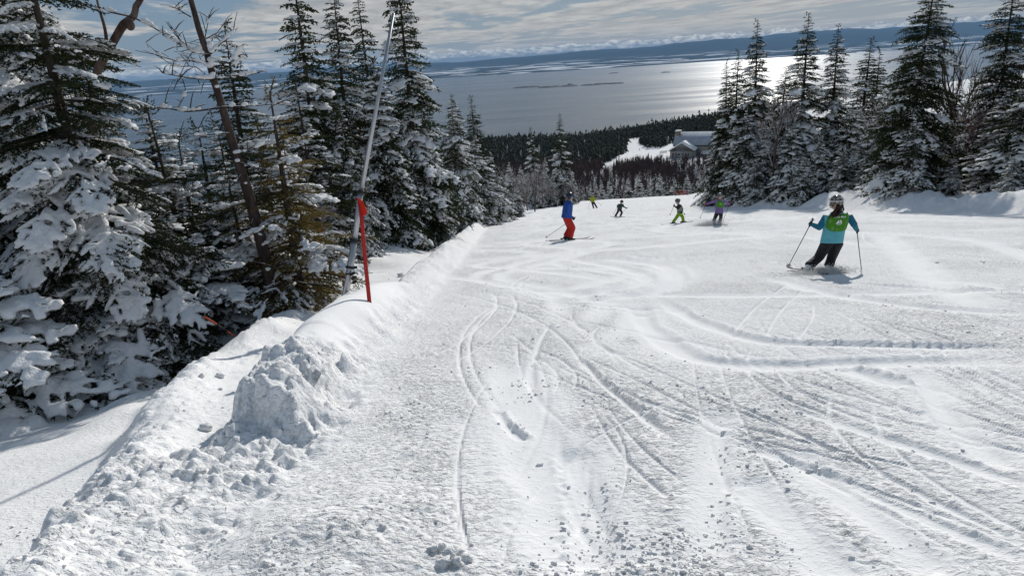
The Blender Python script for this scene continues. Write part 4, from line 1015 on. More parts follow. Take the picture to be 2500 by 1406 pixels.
g = Geo(); box(g, (0, -1.6, B0 + 0.2), (15, 3.0, 0.35)); dk = part('deck', g, m_dark)
for x in (-7, -3.5, 0, 3.5, 7): g = Geo(); box(g, (x, -3.0, B0 - 2), (.35, .35, 4.2)); part('post', g, m_trim, dk)
g = Geo(); box(g, (0, -3.05, B0 + 1.35), (15, .08, .1)); box(g, (0, -3.05, B0 + .9), (15, .05, .06)); box(g, (-7.4, -3.05, B0 + .85), (.1, .1, 1.1)); box(g, (7.4, -3.05, B0 + .85), (.1, .1, 1.1)); part('railing', g, m_trim, dk)

# ------------------------------------------------------------------ lift towers, fence, far figures
m_steel = mat('galvanised_steel', (0.42, 0.43, 0.45), 0.38, 0.5, 0.85)[0]
m_tower = mat('tower_steel', (0.10, 0.105, 0.11), 0.5, 0.4, 0.4)[0]
def lift_tower(u, v, Y, label):
    p = at_depth(u, v, Y); z0 = shape1(p[0], Y); h = p[2] - z0
    t_ = thing('lift_tower', label, 'lift tower', (p[0], Y, z0), R_(8))
    g = Geo(); tube(g, [(0, 0, -1), (0, 0, h)], [.55, .4], 8); link('mast', g.mesh('mast', [m_tower]), t_)
    g = Geo(); box(g, (0, 0, h - .6), (7.6, .6, .5)); box(g, (0, 0, h + 1.3), (5.2, .3, .3)); box(g, (-1.6, 0, h + .4), (.3, .3, 1.8)); box(g, (1.6, 0, h + .4), (.3, .3, 1.8)); link('crossarm', g.mesh('crossarm', [m_tower]), t_)
    for s in (-1, 1): g = Geo(); box(g, (s * 3.6, 0, h - 1.0), (.5, 4.5, .5)); link('sheave_train', g.mesh('sheave', [m_tower]), t_)
lift_tower(1489, 316, 800, 'lift tower rising over the dark wood, between the two other towers')
lift_tower(1387, 325, 820, 'lift tower over the dark wood behind the tall thin-topped fir')
lift_tower(1705, 291, 860, 'lift tower on the rising ridge behind the lodge roof')
fp = on_ground(1620, 374)
fence = thing('fence', 'short dark fence on the snow of the clearing beside the lodge', 'fence', (fp[0], fp[1], shape1(fp[0], fp[1])), R_(15))
for k_ in range(9): g = Geo(); box(g, (-2.8 + k_ * .7, 0.02 * (k_ % 2), .75), (.28, .1, 1.7 + .3 * (k_ % 3))); link('picket', g.mesh('picket', [m_tower]), fence)
g = Geo(); box(g, (0, .1, .9), (6.2, .06, .12)); link('rail', g.mesh('rail', [m_tower]), fence)

# ------------------------------------------------------------------ leaning pipe, stakes
m_rubber = mat('black_rubber', (0.02, 0.02, 0.022), 0.6, 0.3)[0]
YP = 10.5; pb = at_depth(846, 707, YP)
pipe = thing('metal_pole', 'long galvanised pipe leaning out of the smooth snow mound', 'pole', (pb[0], pb[1], pb[2]))
pp = lambda u, v, Y: at_depth(u, v, Y - 9.95 + YP) - pb
g = Geo(); A0 = pp(838, 750, 9.9); tube(g, [A0, pp(855, 652, 10.05), pp(865, 586, 10.15)], [.054, .053, .052], 16); link('lower_tube', g.mesh('lower_tube', [m_steel]), pipe)
g = Geo(); tube(g, [pp(864.5, 592, 10.14), pp(881, 468, 10.35)], [.045, .043], 16); link('middle_tube', g.mesh('middle_tube', [m_steel]), pipe)
g = Geo(); tube(g, [pp(880.5, 472, 10.35), pp(925, 230, 10.8), pp(961, 33, 11.2)], [.036, .029, .022], 14); link('upper_tube', g.mesh('upper_tube', [m_steel]), pipe)
ax_ = pp(961, 33, 11.2) - A0; ax_ /= np.linalg.norm(ax_)
for (u, v, Y, r) in [(854.5, 653, 10.05, .07), (864.5, 588, 10.15, .066), (881, 470, 10.35, .056)]:
    g = Geo(); c = pp(u, v, Y); tube(g, [c - ax_ * .02, c + ax_ * .02], [r, r], 14); box(g, c + np.array([r + .02, -.01, 0]), (.05, .03, .035)); link('clamp', g.mesh('clamp', [m_rubber]), pipe)
for j, (u, v) in enumerate([(861, 668), (864, 678), (866, 688)]):
    g = Geo(); c = pp(u, v, 9.93); e = np.array([.35, -.1, -.9]); e /= np.linalg.norm(e); tube(g, [c - e * .022, c - e * .018, c + e * .018, c + e * .022], [.03, .052 - .004 * j, .052 - .004 * j, .03], 12); link('valve_ring', g.mesh('valve_ring', [m_rubber]), pipe)
g = Geo(); capsule(g, pp(845, 669, 9.9), pp(852, 669, 9.9), .012, .016, 8); link('knob', g.mesh('knob', [m_rubber]), pipe)

m_red = cloth('red_stake_paint', (0.42, 0.018, 0.014), (0.30, 0.014, 0.012), 8, 0.6, 0.5, 0.05)
m_flag = needle_mat('orange_flag', (0.75, 0.055, 0.03), (0.80, 0.075, 0.04), 0.55)
rb = on_ground(903, 738)
stake = thing('marker_stake', 'red piste marker stake with a folded orange flag at its top', 'marker', rb)
q = lambda u, v, dy=0.0: at_depth(u, v, rb[1] + dy) - rb
g = Geo(); tube(g, [q(905, 760), q(902, 738), q(892, 640), q(884, 545), q(877.5, 488)], [.027, .027, .026, .025, .024], 12); link('shaft', g.mesh('stake', [m_red]), stake)
# folded flag: loops of cloth round the shaft, hanging to one side
prof = [(873, 484, -.035), (885, 489, -.05), (893, 507, -.06), (897, 518, -.02), (893, 526, .02), (880, 529, .03)]
rows_ = []
for k_, dd in enumerate((-.045, -.02, .015, .045)):
    rows_.append([q(u - (3 if k_ in (0, 3) else 0) + 1.2 * math.sin(i_ * 2 + k_), v + 1.5 * math.cos(i_ + k_), dd + .5 * w_) for i_, (u, v, w_) in enumerate(prof)])
c0 = [q(873.5, 486, 0), q(874, 495, 0), q(875, 505, 0), q(876.5, 513, 0), q(878, 520, 0), q(879.5, 528, 0)]
g = Geo(); V = np.array(c0 + sum(rows_, []) ); Q = []
for r_i in range(4):
    for k_ in range(5):
        a = 6 * (r_i + 1) + k_; b_ = k_ if r_i in (0, 3) else None
        if r_i < 3: Q.append((a, a + 1, a + 7, a + 6))
        if r_i in (0, 3): Q.append((k_, k_ + 1, a + 1, a))
g.add(V, Q=Q)
fl = link('flag', g.mesh('flag', [m_flag], False), stake); sd_ = fl.modifiers.new('t', 'SOLIDIFY'); sd_.thickness = 0.004; sb = fl.modifiers.new('s', 'SUBSURF'); sb.levels = 1; sb.render_levels = 2

e1 = at_depth(576, 822, 9.4); fs = thing('fallen_stake', 'orange and black marker stake tilted over at the edge of the wood', 'marker', e1)
e0 = at_depth(498, 772, e1[1] - .25) - e1
m_or = cloth('orange_paint', (0.55, 0.10, 0.04), (0.4, 0.07, 0.03), 10, 0.5, 0.5, 0.05)
for nm, a, b_, m_ in (('orange_end', 0.0, .28, m_or), ('black_section', .28, .62, m_rubber), ('orange_top', .62, 1.0, m_or)):
    g = Geo(); tube(g, [e0 * a, e0 * b_], [.009 if nm != 'orange_top' else .014] * 2, 8); link(nm, g.mesh(nm, [m_]), fs)
mb = at_depth(787, 612, 16.0); mb[2] = shape1(mb[0], 16.0); hh = at_depth(785, 548, 16.0)[2] - mb[2]
mp_ = thing('marker_post', 'post with black, red and pale bands half hidden at the edge of the wood', 'marker', mb)
g = Geo(); tube(g, [(0, 0, -.2), (0, 0, hh * .45)], [.06, .055], 8); link('stump', g.mesh('stump', [M_BARK]), mp_)
m_pale = mat('pale_reflector', (0.62, 0.30, 0.27), 0.5)[0]; m_dr = mat('dark_red_band', (0.30, 0.02, 0.018), 0.6)[0]
for a, b_, m_ in ((.45, .56, m_rubber), (.56, .72, m_dr), (.72, .86, m_pale), (.86, 1.0, m_dr), (1.0, 1.12, m_rubber)):
    g = Geo(); tube(g, [(0, 0, hh * a), (0, 0, hh * b_)], [.075] * 2, 10); link('band', g.mesh('band', [m_]), mp_)
np_ = at_depth(1664, 474, 128); np_[2] = shape1(np_[0], 128)
net = thing('safety_net', 'scrap of red safety netting on two posts at the far edge of the piste', 'netting', np_)
for x in (-1.1, 1.1): g = Geo(); tube(g, [(x, 0, -.2), (x, 0, 1.1)], [.03, .03], 6); link('post', g.mesh('net_post', [m_dr]), net)
for k_ in range(5): g = Geo(); box(g, (0, 0, .2 + k_ * .19), (2.2, .02, .07)); link('strip', g.mesh('strip', [m_dr]), net)

# ------------------------------------------------------------------ loose snow
IV, IT = ico(); I2, I2T = ico2()
def clod(u, v, r, label, seed, squash=(1, 1, .8), lift=0.4, group=None):
    p = on_ground(u, v); z = g1(p[0], p[1]); r_ = np.random.default_rng(seed)
    V = I2 * (1 + .22 * r_.normal(size=(len(I2), 1))) * r * np.array(squash); a = r_.uniform(0, 6)
    tag(link('snow_clod', mesh_np('snow_clod', V, I2T, [M_TSNOW]), loc=(p[0], p[1], z + r * lift)), label, 'snow clod', group).rotation_euler = (r_.uniform(-.3, .3), r_.uniform(-.3, .3), a)
clod(505, 1050, .052, 'round snowball lying in the flag shadow in the trough', 1)
clod(978, 676, .085, 'dark lone lump of snow on the flank of the smooth mound', 2)
clod(768, 948, .11, 'flat slab of snow standing on the broken end of the berm', 3, (1.2, .45, .9))
clod(640, 924, .05, 'small snow lump in the shade at the foot of the broken berm', 4)
clod(538, 922, .045, 'small snow lump lying on the smooth floor of the trough', 5)
clod(492, 920, .03, 'tiny snow lump on the trough floor near the lumpy rim', 6)
clod(940, 1326, .024, 'dark ice pebble alone on the groomed snow', 7)
clod(490, 1148, .03, 'angular snow chunk on the near flat of the berm', 8)
for k_, (u, v) in enumerate([(1060, 1372), (1078, 1362), (1100, 1380), (1125, 1366), (1140, 1384), (1085, 1396), (1118, 1398)]): clod(u, v, .022 + .004 * (k_ % 3), 'fist of snow in the heap of small clods on the trampled snow', 20 + k_, group='heap of small clods')
r_ = np.random.default_rng(77); n = 24000
Y = 1.9 / (1 - r_.random(n) * (1 - 1.9 / 24)); X = (r_.random(n) * 2 - 1) * (1.0 + .78 * Y); keepm = (X > -3.2 - .1 * Y)
X = X[keepm]; Y = Y[keepm]; s = xl(Y) - X
pt = fbm(X * 0.55, Y * 0.33, 3, 201) + 0.35 * np.exp(-((X + 0.6) / 1.1) ** 2); pt2 = fbm(X * 1.8, Y * 1.4, 2, 209)
prob = np.where(s < 0.1, sst(0.0, .42, pt) * sst(-.1, .4, pt2) + .012, .22) * np.where((smooth_mound(Y) > .4) & (s > .2) & (s < 1.6), 0, 1)
k_ = r_.random(len(X)) < prob; X = X[k_]; Y = Y[k_]; n = len(X); Z = ground(X, Y)
S = (0.0035 + 0.0085 * r_.random(n) ** 2.5) * (1 + .035 * Y) * np.where(r_.random(n) < .03, 1.8, 1.0)
Vb = IV[None] * (1 + .25 * r_.normal(size=(n, len(IV), 1))); a = r_.uniform(0, 6.28, n); ca, sa = np.cos(a)[:, None], np.sin(a)[:, None]
Vb = Vb * S[:, None, None] * np.array([1.2, .95, .58]); Vx = Vb[..., 0] * ca - Vb[..., 1] * sa; Vy = Vb[..., 0] * sa + Vb[..., 1] * ca
VV = np.stack([Vx + X[:, None], Vy + Y[:, None], Vb[..., 2] + (Z + S * .3)[:, None]], -1).reshape(-1, 3)
TT = (IT[None] + (np.arange(n) * len(IV))[:, None, None]).reshape(-1, 3)
m_crumb = snow_mat('loose_snow')
tag(link('snow_crumbs', mesh_np('snow_crumbs', VV, TT, [m_crumb], True), kind='stuff'), 'loose crumbs of snow strewn over the trampled piste', 'snow')

# ------------------------------------------------------------------ skiers
m_skin = mat('skin', (0.55, 0.34, 0.26), 0.55)[0]
m_black = cloth('black_cloth', (0.016, 0.016, 0.02), (0.03, 0.03, 0.034), 20, 0.6)
m_glove = cloth('black_glove', (0.018, 0.018, 0.02), (0.03, 0.03, 0.03), 40, 0.5)
m_bootd = mat('dark_boot_shell', (0.02, 0.02, 0.023), 0.3, 0.5)[0]
m_bootw = mat('pale_boot_shell', (0.62, 0.62, 0.64), 0.35, 0.5)[0]
m_hair = cloth('dark_brown_hair', (0.025, 0.012, 0.010), (0.06, 0.028, 0.022), 30, 0.6, 0.5)
m_lens = mat('goggle_lens', (0.10, 0.22, 0.36), 0.06, 0.8, 0.6)[0]
m_alu = mat('pole_aluminium', (0.09, 0.09, 0.10), 0.35, 0.5, 0.6)[0]
m_skib = mat('ski_topsheet', (0.03, 0.03, 0.035), 0.25, 0.5)[0]
m_white = mat('white_print', (0.78, 0.8, 0.78), 0.6)[0]
VEST = cloth('green_bib', (0.07, 0.25, 0.018), (0.055, 0.2, 0.015), 12, 0.5)

def unit(v): v = np.asarray(v, float); return v / (np.linalg.norm(v) + 1e-9)
def loft(g, C, Rt, Fw, rx, ry, n=18):
    """closed stack of ellipses; C centres, Rt/Fw axes"""
    a = np.arange(n) * 2 * math.pi / n; V = []; m = len(C)
    for c, r_, f_, x, y in zip(C, Rt, Fw, rx, ry): V.append(np.asarray(c) + np.cos(a)[:, None] * np.asarray(r_) * x + np.sin(a)[:, None] * np.asarray(f_) * y)
    V = np.vstack(V + [np.asarray(C[0])[None], np.asarray(C[-1])[None]]); Q = []; T = []
    for i in range(m - 1):
        for k in range(n): Q.append((i * n + k, i * n + (k + 1) % n, (i + 1) * n + (k + 1) % n, (i + 1) * n + k))
    for k in range(n): T.append((m * n, (k + 1) % n, k)); T.append((m * n + 1, (m - 1) * n + k, (m - 1) * n + (k + 1) % n))
    g.add(V, T, Q)

def person(label, J, k, cols, face, fine=1.0, helmet=None, strap=None, hair=None, vest=None, goggles=True, boots=(None, None), foot_dir=None, jacket_len=0.0, detail_=True, group=None, bulk=1.12):
    """J: world joints. k: stature / 1.75. face: direction the face looks to"""
    O = (J['anL'] + J['anR']) / 2; O = np.array([O[0], O[1], shape1(O[0], O[1])])
    root = thing('person', label, 'person', O, 0.0, group)
    j = {n: np.asarray(p, float) - O for n, p in J.items()}
    upv = unit(j['neck'] - j['pelvis']); right = unit(j['shR'] - j['shL']); fwd = unit(np.cross(upv, right)); fwd_p = fwd; right_p = unit(np.cross(fwd_p, upv))
    vx = 0.020 * k * fine
    face = unit(face); hup = unit(np.array([0, 0, 1.0]) * .8 + upv * .3); hr = unit(np.cross(face, hup)); hup = unit(np.cross(hr, face)); hc = j['head']
    AX = np.array([hr, face, hup])
    # body: one continuous figure under the clothes
    g = Geo(); hs = 0.112 * k + (0.018 if k > .9 else 0.034)
    ellipsoid(g, hc + hup * .01 * k, (hs * .70, hs * .86, hs * 1.06), AX); ellipsoid(g, hc + face * hs * .86 - hup * hs * .12, (hs * .13, hs * .2, hs * .2), AX)
    ellipsoid(g, hc + face * hs * .45 - hup * hs * .72, (hs * .42, hs * .42, hs * .32), AX)
    for s in (-1, 1): ellipsoid(g, hc + hr * s * hs * .70 - hup * hs * .05, (hs * .1, hs * .2, hs * .28), AX)
    capsule(g, j['neck'] - upv * .04 * k, hc - hup * hs * .6, .062 * k, .058 * k)
    P0, P1 = j['pelvis'], j['neck']
    loft(g, [P0 - upv * .06 * k, P0 + upv * .02, P0 + (P1 - P0) * .45, P0 + (P1 - P0) * .8, P1], [right] * 5, [fwd] * 5, np.array([.10, .15, .135, .16, .07]) * k, np.array([.08, .10, .095, .10, .06]) * k)
    for s in 'LR':
        capsule(g, j['sh' + s], j['el' + s], .05 * k, .042 * k); capsule(g, j['el' + s], j['ha' + s], .04 * k, .03 * k)
        capsule(g, j['hip' + s], j['kn' + s], .078 * k, .056 * k); capsule(g, j['kn' + s], j['an' + s], .054 * k, .04 * k)
    link('body', remesh_geo(g, 'body', [m_skin], vx, 2, 0.6), root)
    # jacket
    g = Geo(); hem = P0 - upv * (0.05 * k + jacket_len); w_ = k
    cs = [hem, hem + upv * .03 * k, P0 + (P1 - P0) * .2, P0 + (P1 - P0) * .5, P0 + (P1 - P0) * .78, P0 + (P1 - P0) * .95, P1 + upv * .03 * k]
    loft(g, cs, [right] * 7, [fwd] * 7, np.array([.195, .205, .198, .205, max(.205, .5 * np.linalg.norm(j['shR'] - j['shL']) / k / bulk), .125, .072]) * w_ * bulk, np.array([.155, .16, .15, .15, .14, .105, .07]) * w_ * bulk)
    for s in 'LR':
        m1 = j['sh' + s] * .5 + j['el' + s] * .5
        tube(g, [j['sh' + s] + (j['sh' + s] - j['el' + s]) * .1, j['sh' + s], m1, j['el' + s]], np.array([.055, .088, .076, .068]) * k, 12); ellipsoid(g, j['el' + s], (.068 * k,) * 3)
        e = j['el' + s]; h_ = j['ha' + s]; tube(g, [e, e * .5 + h_ * .5, e * .12 + h_ * .88], np.array([.068, .060, .050]) * k, 12)
        for q_ in range(3 if detail_ else 0):   # creases in the sleeve
            c = j['sh' + s] + (e - j['sh' + s]) * (.35 + .28 * q_); d = unit(e - j['sh' + s]); tube(g, [c - d * .012, c + d * .012], [.083 * k, .080 * k], 12)
    jm = remesh_geo(g, 'jacket', [cols['jacket']], vx, 1, 0.7); jo = link('jacket', jm, root)
    if cols.get('jacket2'):   # second colour on the lower sleeves and hem
        jm.materials.append(cols['jacket2']); c = np.empty(len(jm.polygons) * 3, np.float32); jm.polygons.foreach_get('center', c); c = c.reshape(-1, 3)
        hgt = (c - hem) @ upv / np.linalg.norm(P1 - hem); jm.polygons.foreach_set('material_index', (cols['split'](hgt, (c - P0) @ right / k, (c - P0) @ fwd / k)).astype(np.int32))
    # trousers
    g = Geo(); ellipsoid(g, P0 - upv * .02 * k, np.array([.165, .135, .13]) * k, np.array([right, fwd, upv]))
    for s in 'LR':
        hp, kn, an = j['hip' + s], j['kn' + s], j['an' + s]
        capsule(g, hp, kn, .112 * k * bulk, .090 * k * bulk, 12); an2 = kn + (an - kn) * .92; tube(g, [kn, kn * .55 + an2 * .45, an2 + (kn - an2) * .1, an2], np.array([.088, .086, .092, .094]) * k * bulk, 12)
    tm = remesh_geo(g, 'trousers', [cols['trousers']], vx, 2, 0.7); link('trousers', tm, root)
    # boots and gloves
    for i, s in enumerate('LR'):
        an = j['an' + s]; fd = unit(foot_dir[i]); kd = unit(j['kn' + s] - an); r_ = unit(np.cross(fd, np.array([0, 0, 1.0]))); u_ = unit(np.cross(r_, fd))
        g = Geo(); sole = an - u_ * .085 * k
        loft(g, [sole + fd * t_ * k + u_ * hh_ * k for t_, hh_ in ((-.10, .045), (-.08, .05), (0, .055), (.08, .045), (.155, .035), (.185, .03))], [r_] * 6, [u_] * 6, np.array([.03, .05, .055, .056, .048, .02]) * k, np.array([.03, .052, .055, .042, .034, .015]) * k, 12)
        tube(g, [an - kd * .03 * k, an + kd * .05 * k, an + kd * .14 * k], np.array([.064, .070, .072]) * k, 12)
        bo = link('boot', remesh_geo(g, 'boot', [boots[i] or m_bootd], vx * .7, 1, 0.6), root)
        g = Geo(); 
        for q_ in (.02, .09): c = an + kd * q_ * k; tube(g, [c - kd * .008, c + kd * .008], [.074 * k] * 2, 10)
        link('buckle', g.mesh('buckle', [m_alu]), bo)
        h_ = j['ha' + s]; ad = unit(h_ - j['el' + s]); pd = unit(j.get('pole' + s, h_ + np.array([0, 0, -1.])) - h_)
        pd = unit(pd); sd_ = unit(np.cross(pd, ad)); gd = unit(np.cross(sd_, pd))
        g = Geo(); ellipsoid(g, h_ - gd * .012 * k, np.array([.030, .042, .048]) * k, np.array([sd_, gd, pd]))
        for q_ in range(4):        # four fingers closed round the grip, a thumb against them
            b0 = h_ + pd * (.030 - .020 * q_) * k + sd_ * .026 * k; r0 = (.0125 - .001 * abs(q_ - 1.2)) * k; Lf = (1.0, 1.06, .98, .8)[q_]
            f1 = b0 + (gd * .034 + sd_ * .012) * k * Lf; f2 = f1 + (-sd_ * .034 + gd * .012) * k * Lf; f3 = f2 + (-gd * .024 - sd_ * .010) * k * Lf
            tube(g, [b0 - gd * .02 * k, f1, f2, f3], [r0 * 1.05, r0, r0, r0 * .8], 7)
        t0 = h_ - pd * .034 * k - sd_ * .006 * k; tube(g, [t0 - gd * .025 * k, t0 - pd * .012 * k + gd * .012 * k, t0 + gd * .042 * k + sd_ * .01 * k], [.015 * k, .015 * k, .011 * k], 7)
        tube(g, [h_ - ad * .075 * k, h_ - ad * .02 * k], [.047 * k, .040 * k], 10)
        link('glove', remesh_geo(g, 'glove', [cols.get('glove', m_glove)], vx * .42, 0, 0.6), root)
    # helmet
    hm = helmet or m_black; g = Geo(); hcen = hc + hup * hs * .22 - face * hs * .05
    ellipsoid(g, hcen, (hs * .98, hs * 1.14, hs * 1.0), AX, (10, 16)); V, T, Q = g.arr()
    loc = (V - hc) @ np.array([hr, face, hup]).T
    cut = (loc[:, 2] < -hs * .25) | ((loc[:, 1] > hs * .45) & (loc[:, 2] < hs * .42)); V = np.where(cut[:, None], V - (V - hcen) * .22, V)
    g = Geo(); g.add(V, T, Q)
    for s in (-1, 1): ellipsoid(g, hc + hr * s * hs * .80 - hup * hs * .30 - face * hs * .05, (hs * .22, hs * .5, hs * .5), AX)
    tube(g, [hc + hr * x * hs + face * math.sqrt(max(0, 1.05 - x * x)) * hs * .98 + hup * hs * .50 for x in (-.8, -.5, 0, .5, .8)], [hs * .1] * 5, 6)
    ho = link('helmet', remesh_geo(g, 'helmet', [hm], vx * .6, 1, 0.7), root)
    if detail_:
        g = Geo()
        for s in (-1, 0, 1): c = hcen + hup * hs * .98 + hr * s * hs * .35 - hup * abs(s) * .07 * hs; tube(g, [c - face * hs * .35, c + face * hs * .25], [hs * .06] * 2, 6)
        link('vent', g.mesh('vent', [m_rubber]), ho)
    if goggles:
        g = Geo(); n = 11; arc = [(-1.15 + 2.3 * i / (n - 1)) for i in range(n)]; V = []
        for a in arc:
            for z_, r_ in ((-.30, .90), (-.22, 1.02), (.12, 1.05), (.22, .95)): V.append(hc + (hr * math.sin(a) * .86 + face * math.cos(a)) * hs * r_ + hup * hs * z_)
        Q = [(i * 4 + q_, i * 4 + q_ + 1, (i + 1) * 4 + q_ + 1, (i + 1) * 4 + q_) for i in range(n - 1) for q_ in range(3)]; g.add(V, Q=Q)
        go = link('goggles', g.mesh('goggles', [m_lens]), root); md = go.modifiers.new('t', 'SOLIDIFY'); md.thickness = .008 * k
        g = Geo(); P = [hcen + (hr * math.sin(a) * 1.0 + face * math.cos(a) * 1.16) * hs * 1.005 + hup * hs * (.02 + .10 * math.cos(a + 3.14)) for a in np.linspace(1.0, 2 * math.pi - 1.0, 22)]
        tube(g, P, [hs * .17] * 22, 6, True, .35); 
        link('strap', g.mesh('strap', [strap or m_black]), go)
    if hair is not None:
        g = Geo(); b0 = hc - face * hs * .85 - hup * hs * .62; rr_ = random.Random(3)
        for q_ in range(26):
            w1 = np.array([rr_.gauss(0, .022), rr_.gauss(0, .018), rr_.gauss(0, .01)]); e = b0 + hair + np.array([rr_.gauss(0, .03), rr_.gauss(0, .02), rr_.gauss(0, .03)])
            tube(g, [b0 + w1 + hup * .03, b0 * .6 + e * .4 + w1 * 1.4 - face * .035, e * .8 + b0 * .2 + w1 * 1.5 - face * .03, e], [.013, .016, .013, .004], 5)
        link('hair', g.mesh('hair', [m_hair]), root)
    if vest is not None:
        vm, z0, z1, hw, deco = vest
        base_ = P0; Ls = P1 - P0
        def S(u, v, o_=0.0):   # u across the back -1..1, v 0..1 up
            t_ = z0 + (z1 - z0) * v; c = base_ + Ls * t_; rx = np.interp(t_, [-.3, 0.2, .5, .78, .95, 1.1], [.205, .198, .205, .207, .17, .12]) * k * bulk; ry = np.interp(t_, [-.3, .2, .5, .78, .95, 1.1], [.16, .152, .152, .148, .125, .095]) * k * bulk
            a = u * hw; return c + right * (rx + .012 + o_) * math.sin(a) - fwd * (ry + .012 + o_) * math.cos(a)
        nu, nv = 16, 14; g = Geo(); V = []
        for b_ in range(nv + 1):
            v = b_ / nv; half = min(1.0, (.72 + .30 * math.sqrt(max(0, min(1, v / .22))))) * (1.0 if v < .75 else 1 - .10 * (v - .75) / .25)
            for a in range(nu + 1):
                u = (a / nu * 2 - 1) * half; vv = v - (.10 * (1 - (a / nu * 2 - 1) ** 2) if v > .9 else 0) + (.10 * (a / nu * 2 - 1) ** 4 * (1 - v / .25) if v < .25 else 0)
                V.append(S(u, vv, .004 * math.sin(a * 1.3 + b_)))
        Q = [(b_ * (nu + 1) + a, b_ * (nu + 1) + a + 1, (b_ + 1) * (nu + 1) + a + 1, (b_ + 1) * (nu + 1) + a) for b_ in range(nv) for a in range(nu)]; g.add(V, Q=Q)
        vo = link('bib', g.mesh('bib', [vm]), root); md = vo.modifiers.new('t', 'SOLIDIFY'); md.thickness = .006; md.offset = 1
        if deco: deco(vo, S)
    return root, j, O

def ski_pole(label, hand, tip, grip_m=None, r=.008):
    hand = np.asarray(hand, float); tip = np.asarray(tip, float); d = unit(tip - hand); t_ = thing('ski_pole', label, 'ski pole', tip)
    h = hand - tip; g = Geo(); tube(g, [h, -d * .10, (0, 0, 0)], [r * 1.1, r * .9, r * .3], 8); link('shaft', g.mesh('shaft', [m_alu]), t_)
    g = Geo(); tube(g, [h - d * .10, h - d * .095, h - d * .06, h + d * .05, h + d * .06], [.008, .020, .015, .017, .010], 8); link('grip', g.mesh('grip', [grip_m or m_rubber]), t_)
    g = Geo(); c = -d * .075; tube(g, [c - d * .006, c, c + d * .006], [.012, .046, .040], 10); link('basket', g.mesh('basket', [m_rubber]), t_)
    g = Geo(); u, v = frame(d); tube(g, [h - d * .09, h - d * .12 + u * .03, h - d * .04 + u * .06, h + d * .02 + u * .04], [.005] * 4, 5, True, .4); link('strap', g.mesh('strap', [m_rubber]), t_)
def ski(label, ankle, d, L, k=1.0, m=None, up_=None, roll=0.0, fore=.5):
    a = np.asarray(ankle, float); d = unit(d); n = unit(up_ if up_ is not None else (0, .19, 1)); r_ = unit(np.cross(d, n)); n = unit(np.cross(r_, d))
    if roll: n2 = n * math.cos(roll) + r_ * math.sin(roll); r_ = unit(np.cross(d, n2)); n = n2
    c = a - n * .105 * k; t_ = thing('ski', label, 'ski', c); V = []; T = np.linspace(-.45, .55, 17)
    for q_ in T:
        w_ = (.036 + .020 * (2 * abs(q_ - .05)) ** 2) * (1.0 if q_ < .47 else max(.25, 1 - ((q_ - .47) / .085) ** 2 * .75)) * (1 if k > .8 else .9); z_ = 2.6 * max(0, q_ - .42) ** 2 * L * .9 + 1.2 * max(0, -.40 - q_) ** 2 * L
        for s_, h_ in ((-1, 0), (1, 0), (1, .016), (-1, .016)): V.append(d * q_ * L + r_ * s_ * w_ + n * (z_ + h_ * (1 if abs(q_) < .5 else .6)))
    Q = []
    for i in range(16):
        for s_ in range(4): Q.append((i * 4 + s_, i * 4 + (s_ + 1) % 4, (i + 1) * 4 + (s_ + 1) % 4, (i + 1) * 4 + s_))
    Q += [(0, 3, 2, 1), (64, 65, 66, 67)]; g = Geo(); g.add(V, Q=Q); link('board', g.mesh('board', [m or m_skib], False), t_)
    rot = np.array([r_, d, n]).T
    for q_, s_ in ((.17 * k, (.06, .07, .04)), (-.15 * k, (.06, .09, .055))): g = Geo(); box(g, d * q_ + n * .036, s_, rot); link('binding', g.mesh('binding', [m_bootd], False), t_)

def W(Y0):  # joints from picture positions at a skier's own distance
    return lambda u, v, dy=0.0: at_depth(u, v, Y0 + dy)
def settle(J, k):
    """move a figure down or up so that its lower boot stands on the snow"""
    gap = min(J[s][2] - .095 * k - shape1(J[s][0], J[s][1]) for s in ('anL', 'anR'))
    for n in J: J[n] = J[n] - np.array([0, 0, gap])
    return J

# --- child in turquoise
Y0 = on_ground(1995, 664)[1]; w_ = W(Y0)
J = dict(anL=w_(1973, 652, -.02), anR=w_(2023, 652, .06), knL=w_(1999, 629, .12), knR=w_(2031, 627, .16), hipL=w_(2020, 592, -.02), hipR=w_(2044, 593, .0), pelvis=w_(2032, 582, -.02), neck=w_(2045, 518, .05), head=w_(2042, 496, .08),
         shL=w_(2017, 530, .04), elL=w_(2000, 556, -.02), haL=w_(1979, 547, .14), shR=w_(2073, 529, .02), elR=w_(2086, 550, -.03), haR=w_(2092, 563, .08))
J = settle(J, .76); tipL = w_(1922, 655, .25); tipR = w_(2105, 675, -.12)
J['poleL'] = tipL; J['poleR'] = tipR
m_turq = cloth('turquoise_jacket', (0.13, 0.45, 0.52), (0.10, 0.37, 0.44), 9, 0.5); m_teal = cloth('teal_sleeve', (0.015, 0.16, 0.24), (0.012, 0.12, 0.18), 14, 0.6)
m_pat, t, b = mat('white_patterned_helmet', (0.7, 0.7, 0.7), 0.25, 0.5, 0.0, 0.6); o = t.new('ShaderNodeTexCoord').outputs['Object']
t.set(b.inputs['Base Color'], t.mix(t.ramp(t.noise(o, 24, 2, .5), .52, .58), (0.035, 0.03, 0.033, 1), (0.4, 0.36, 0.28, 1)))
m_strapw = mat('white_strap', (0.72, 0.7, 0.78), 0.6)[0]
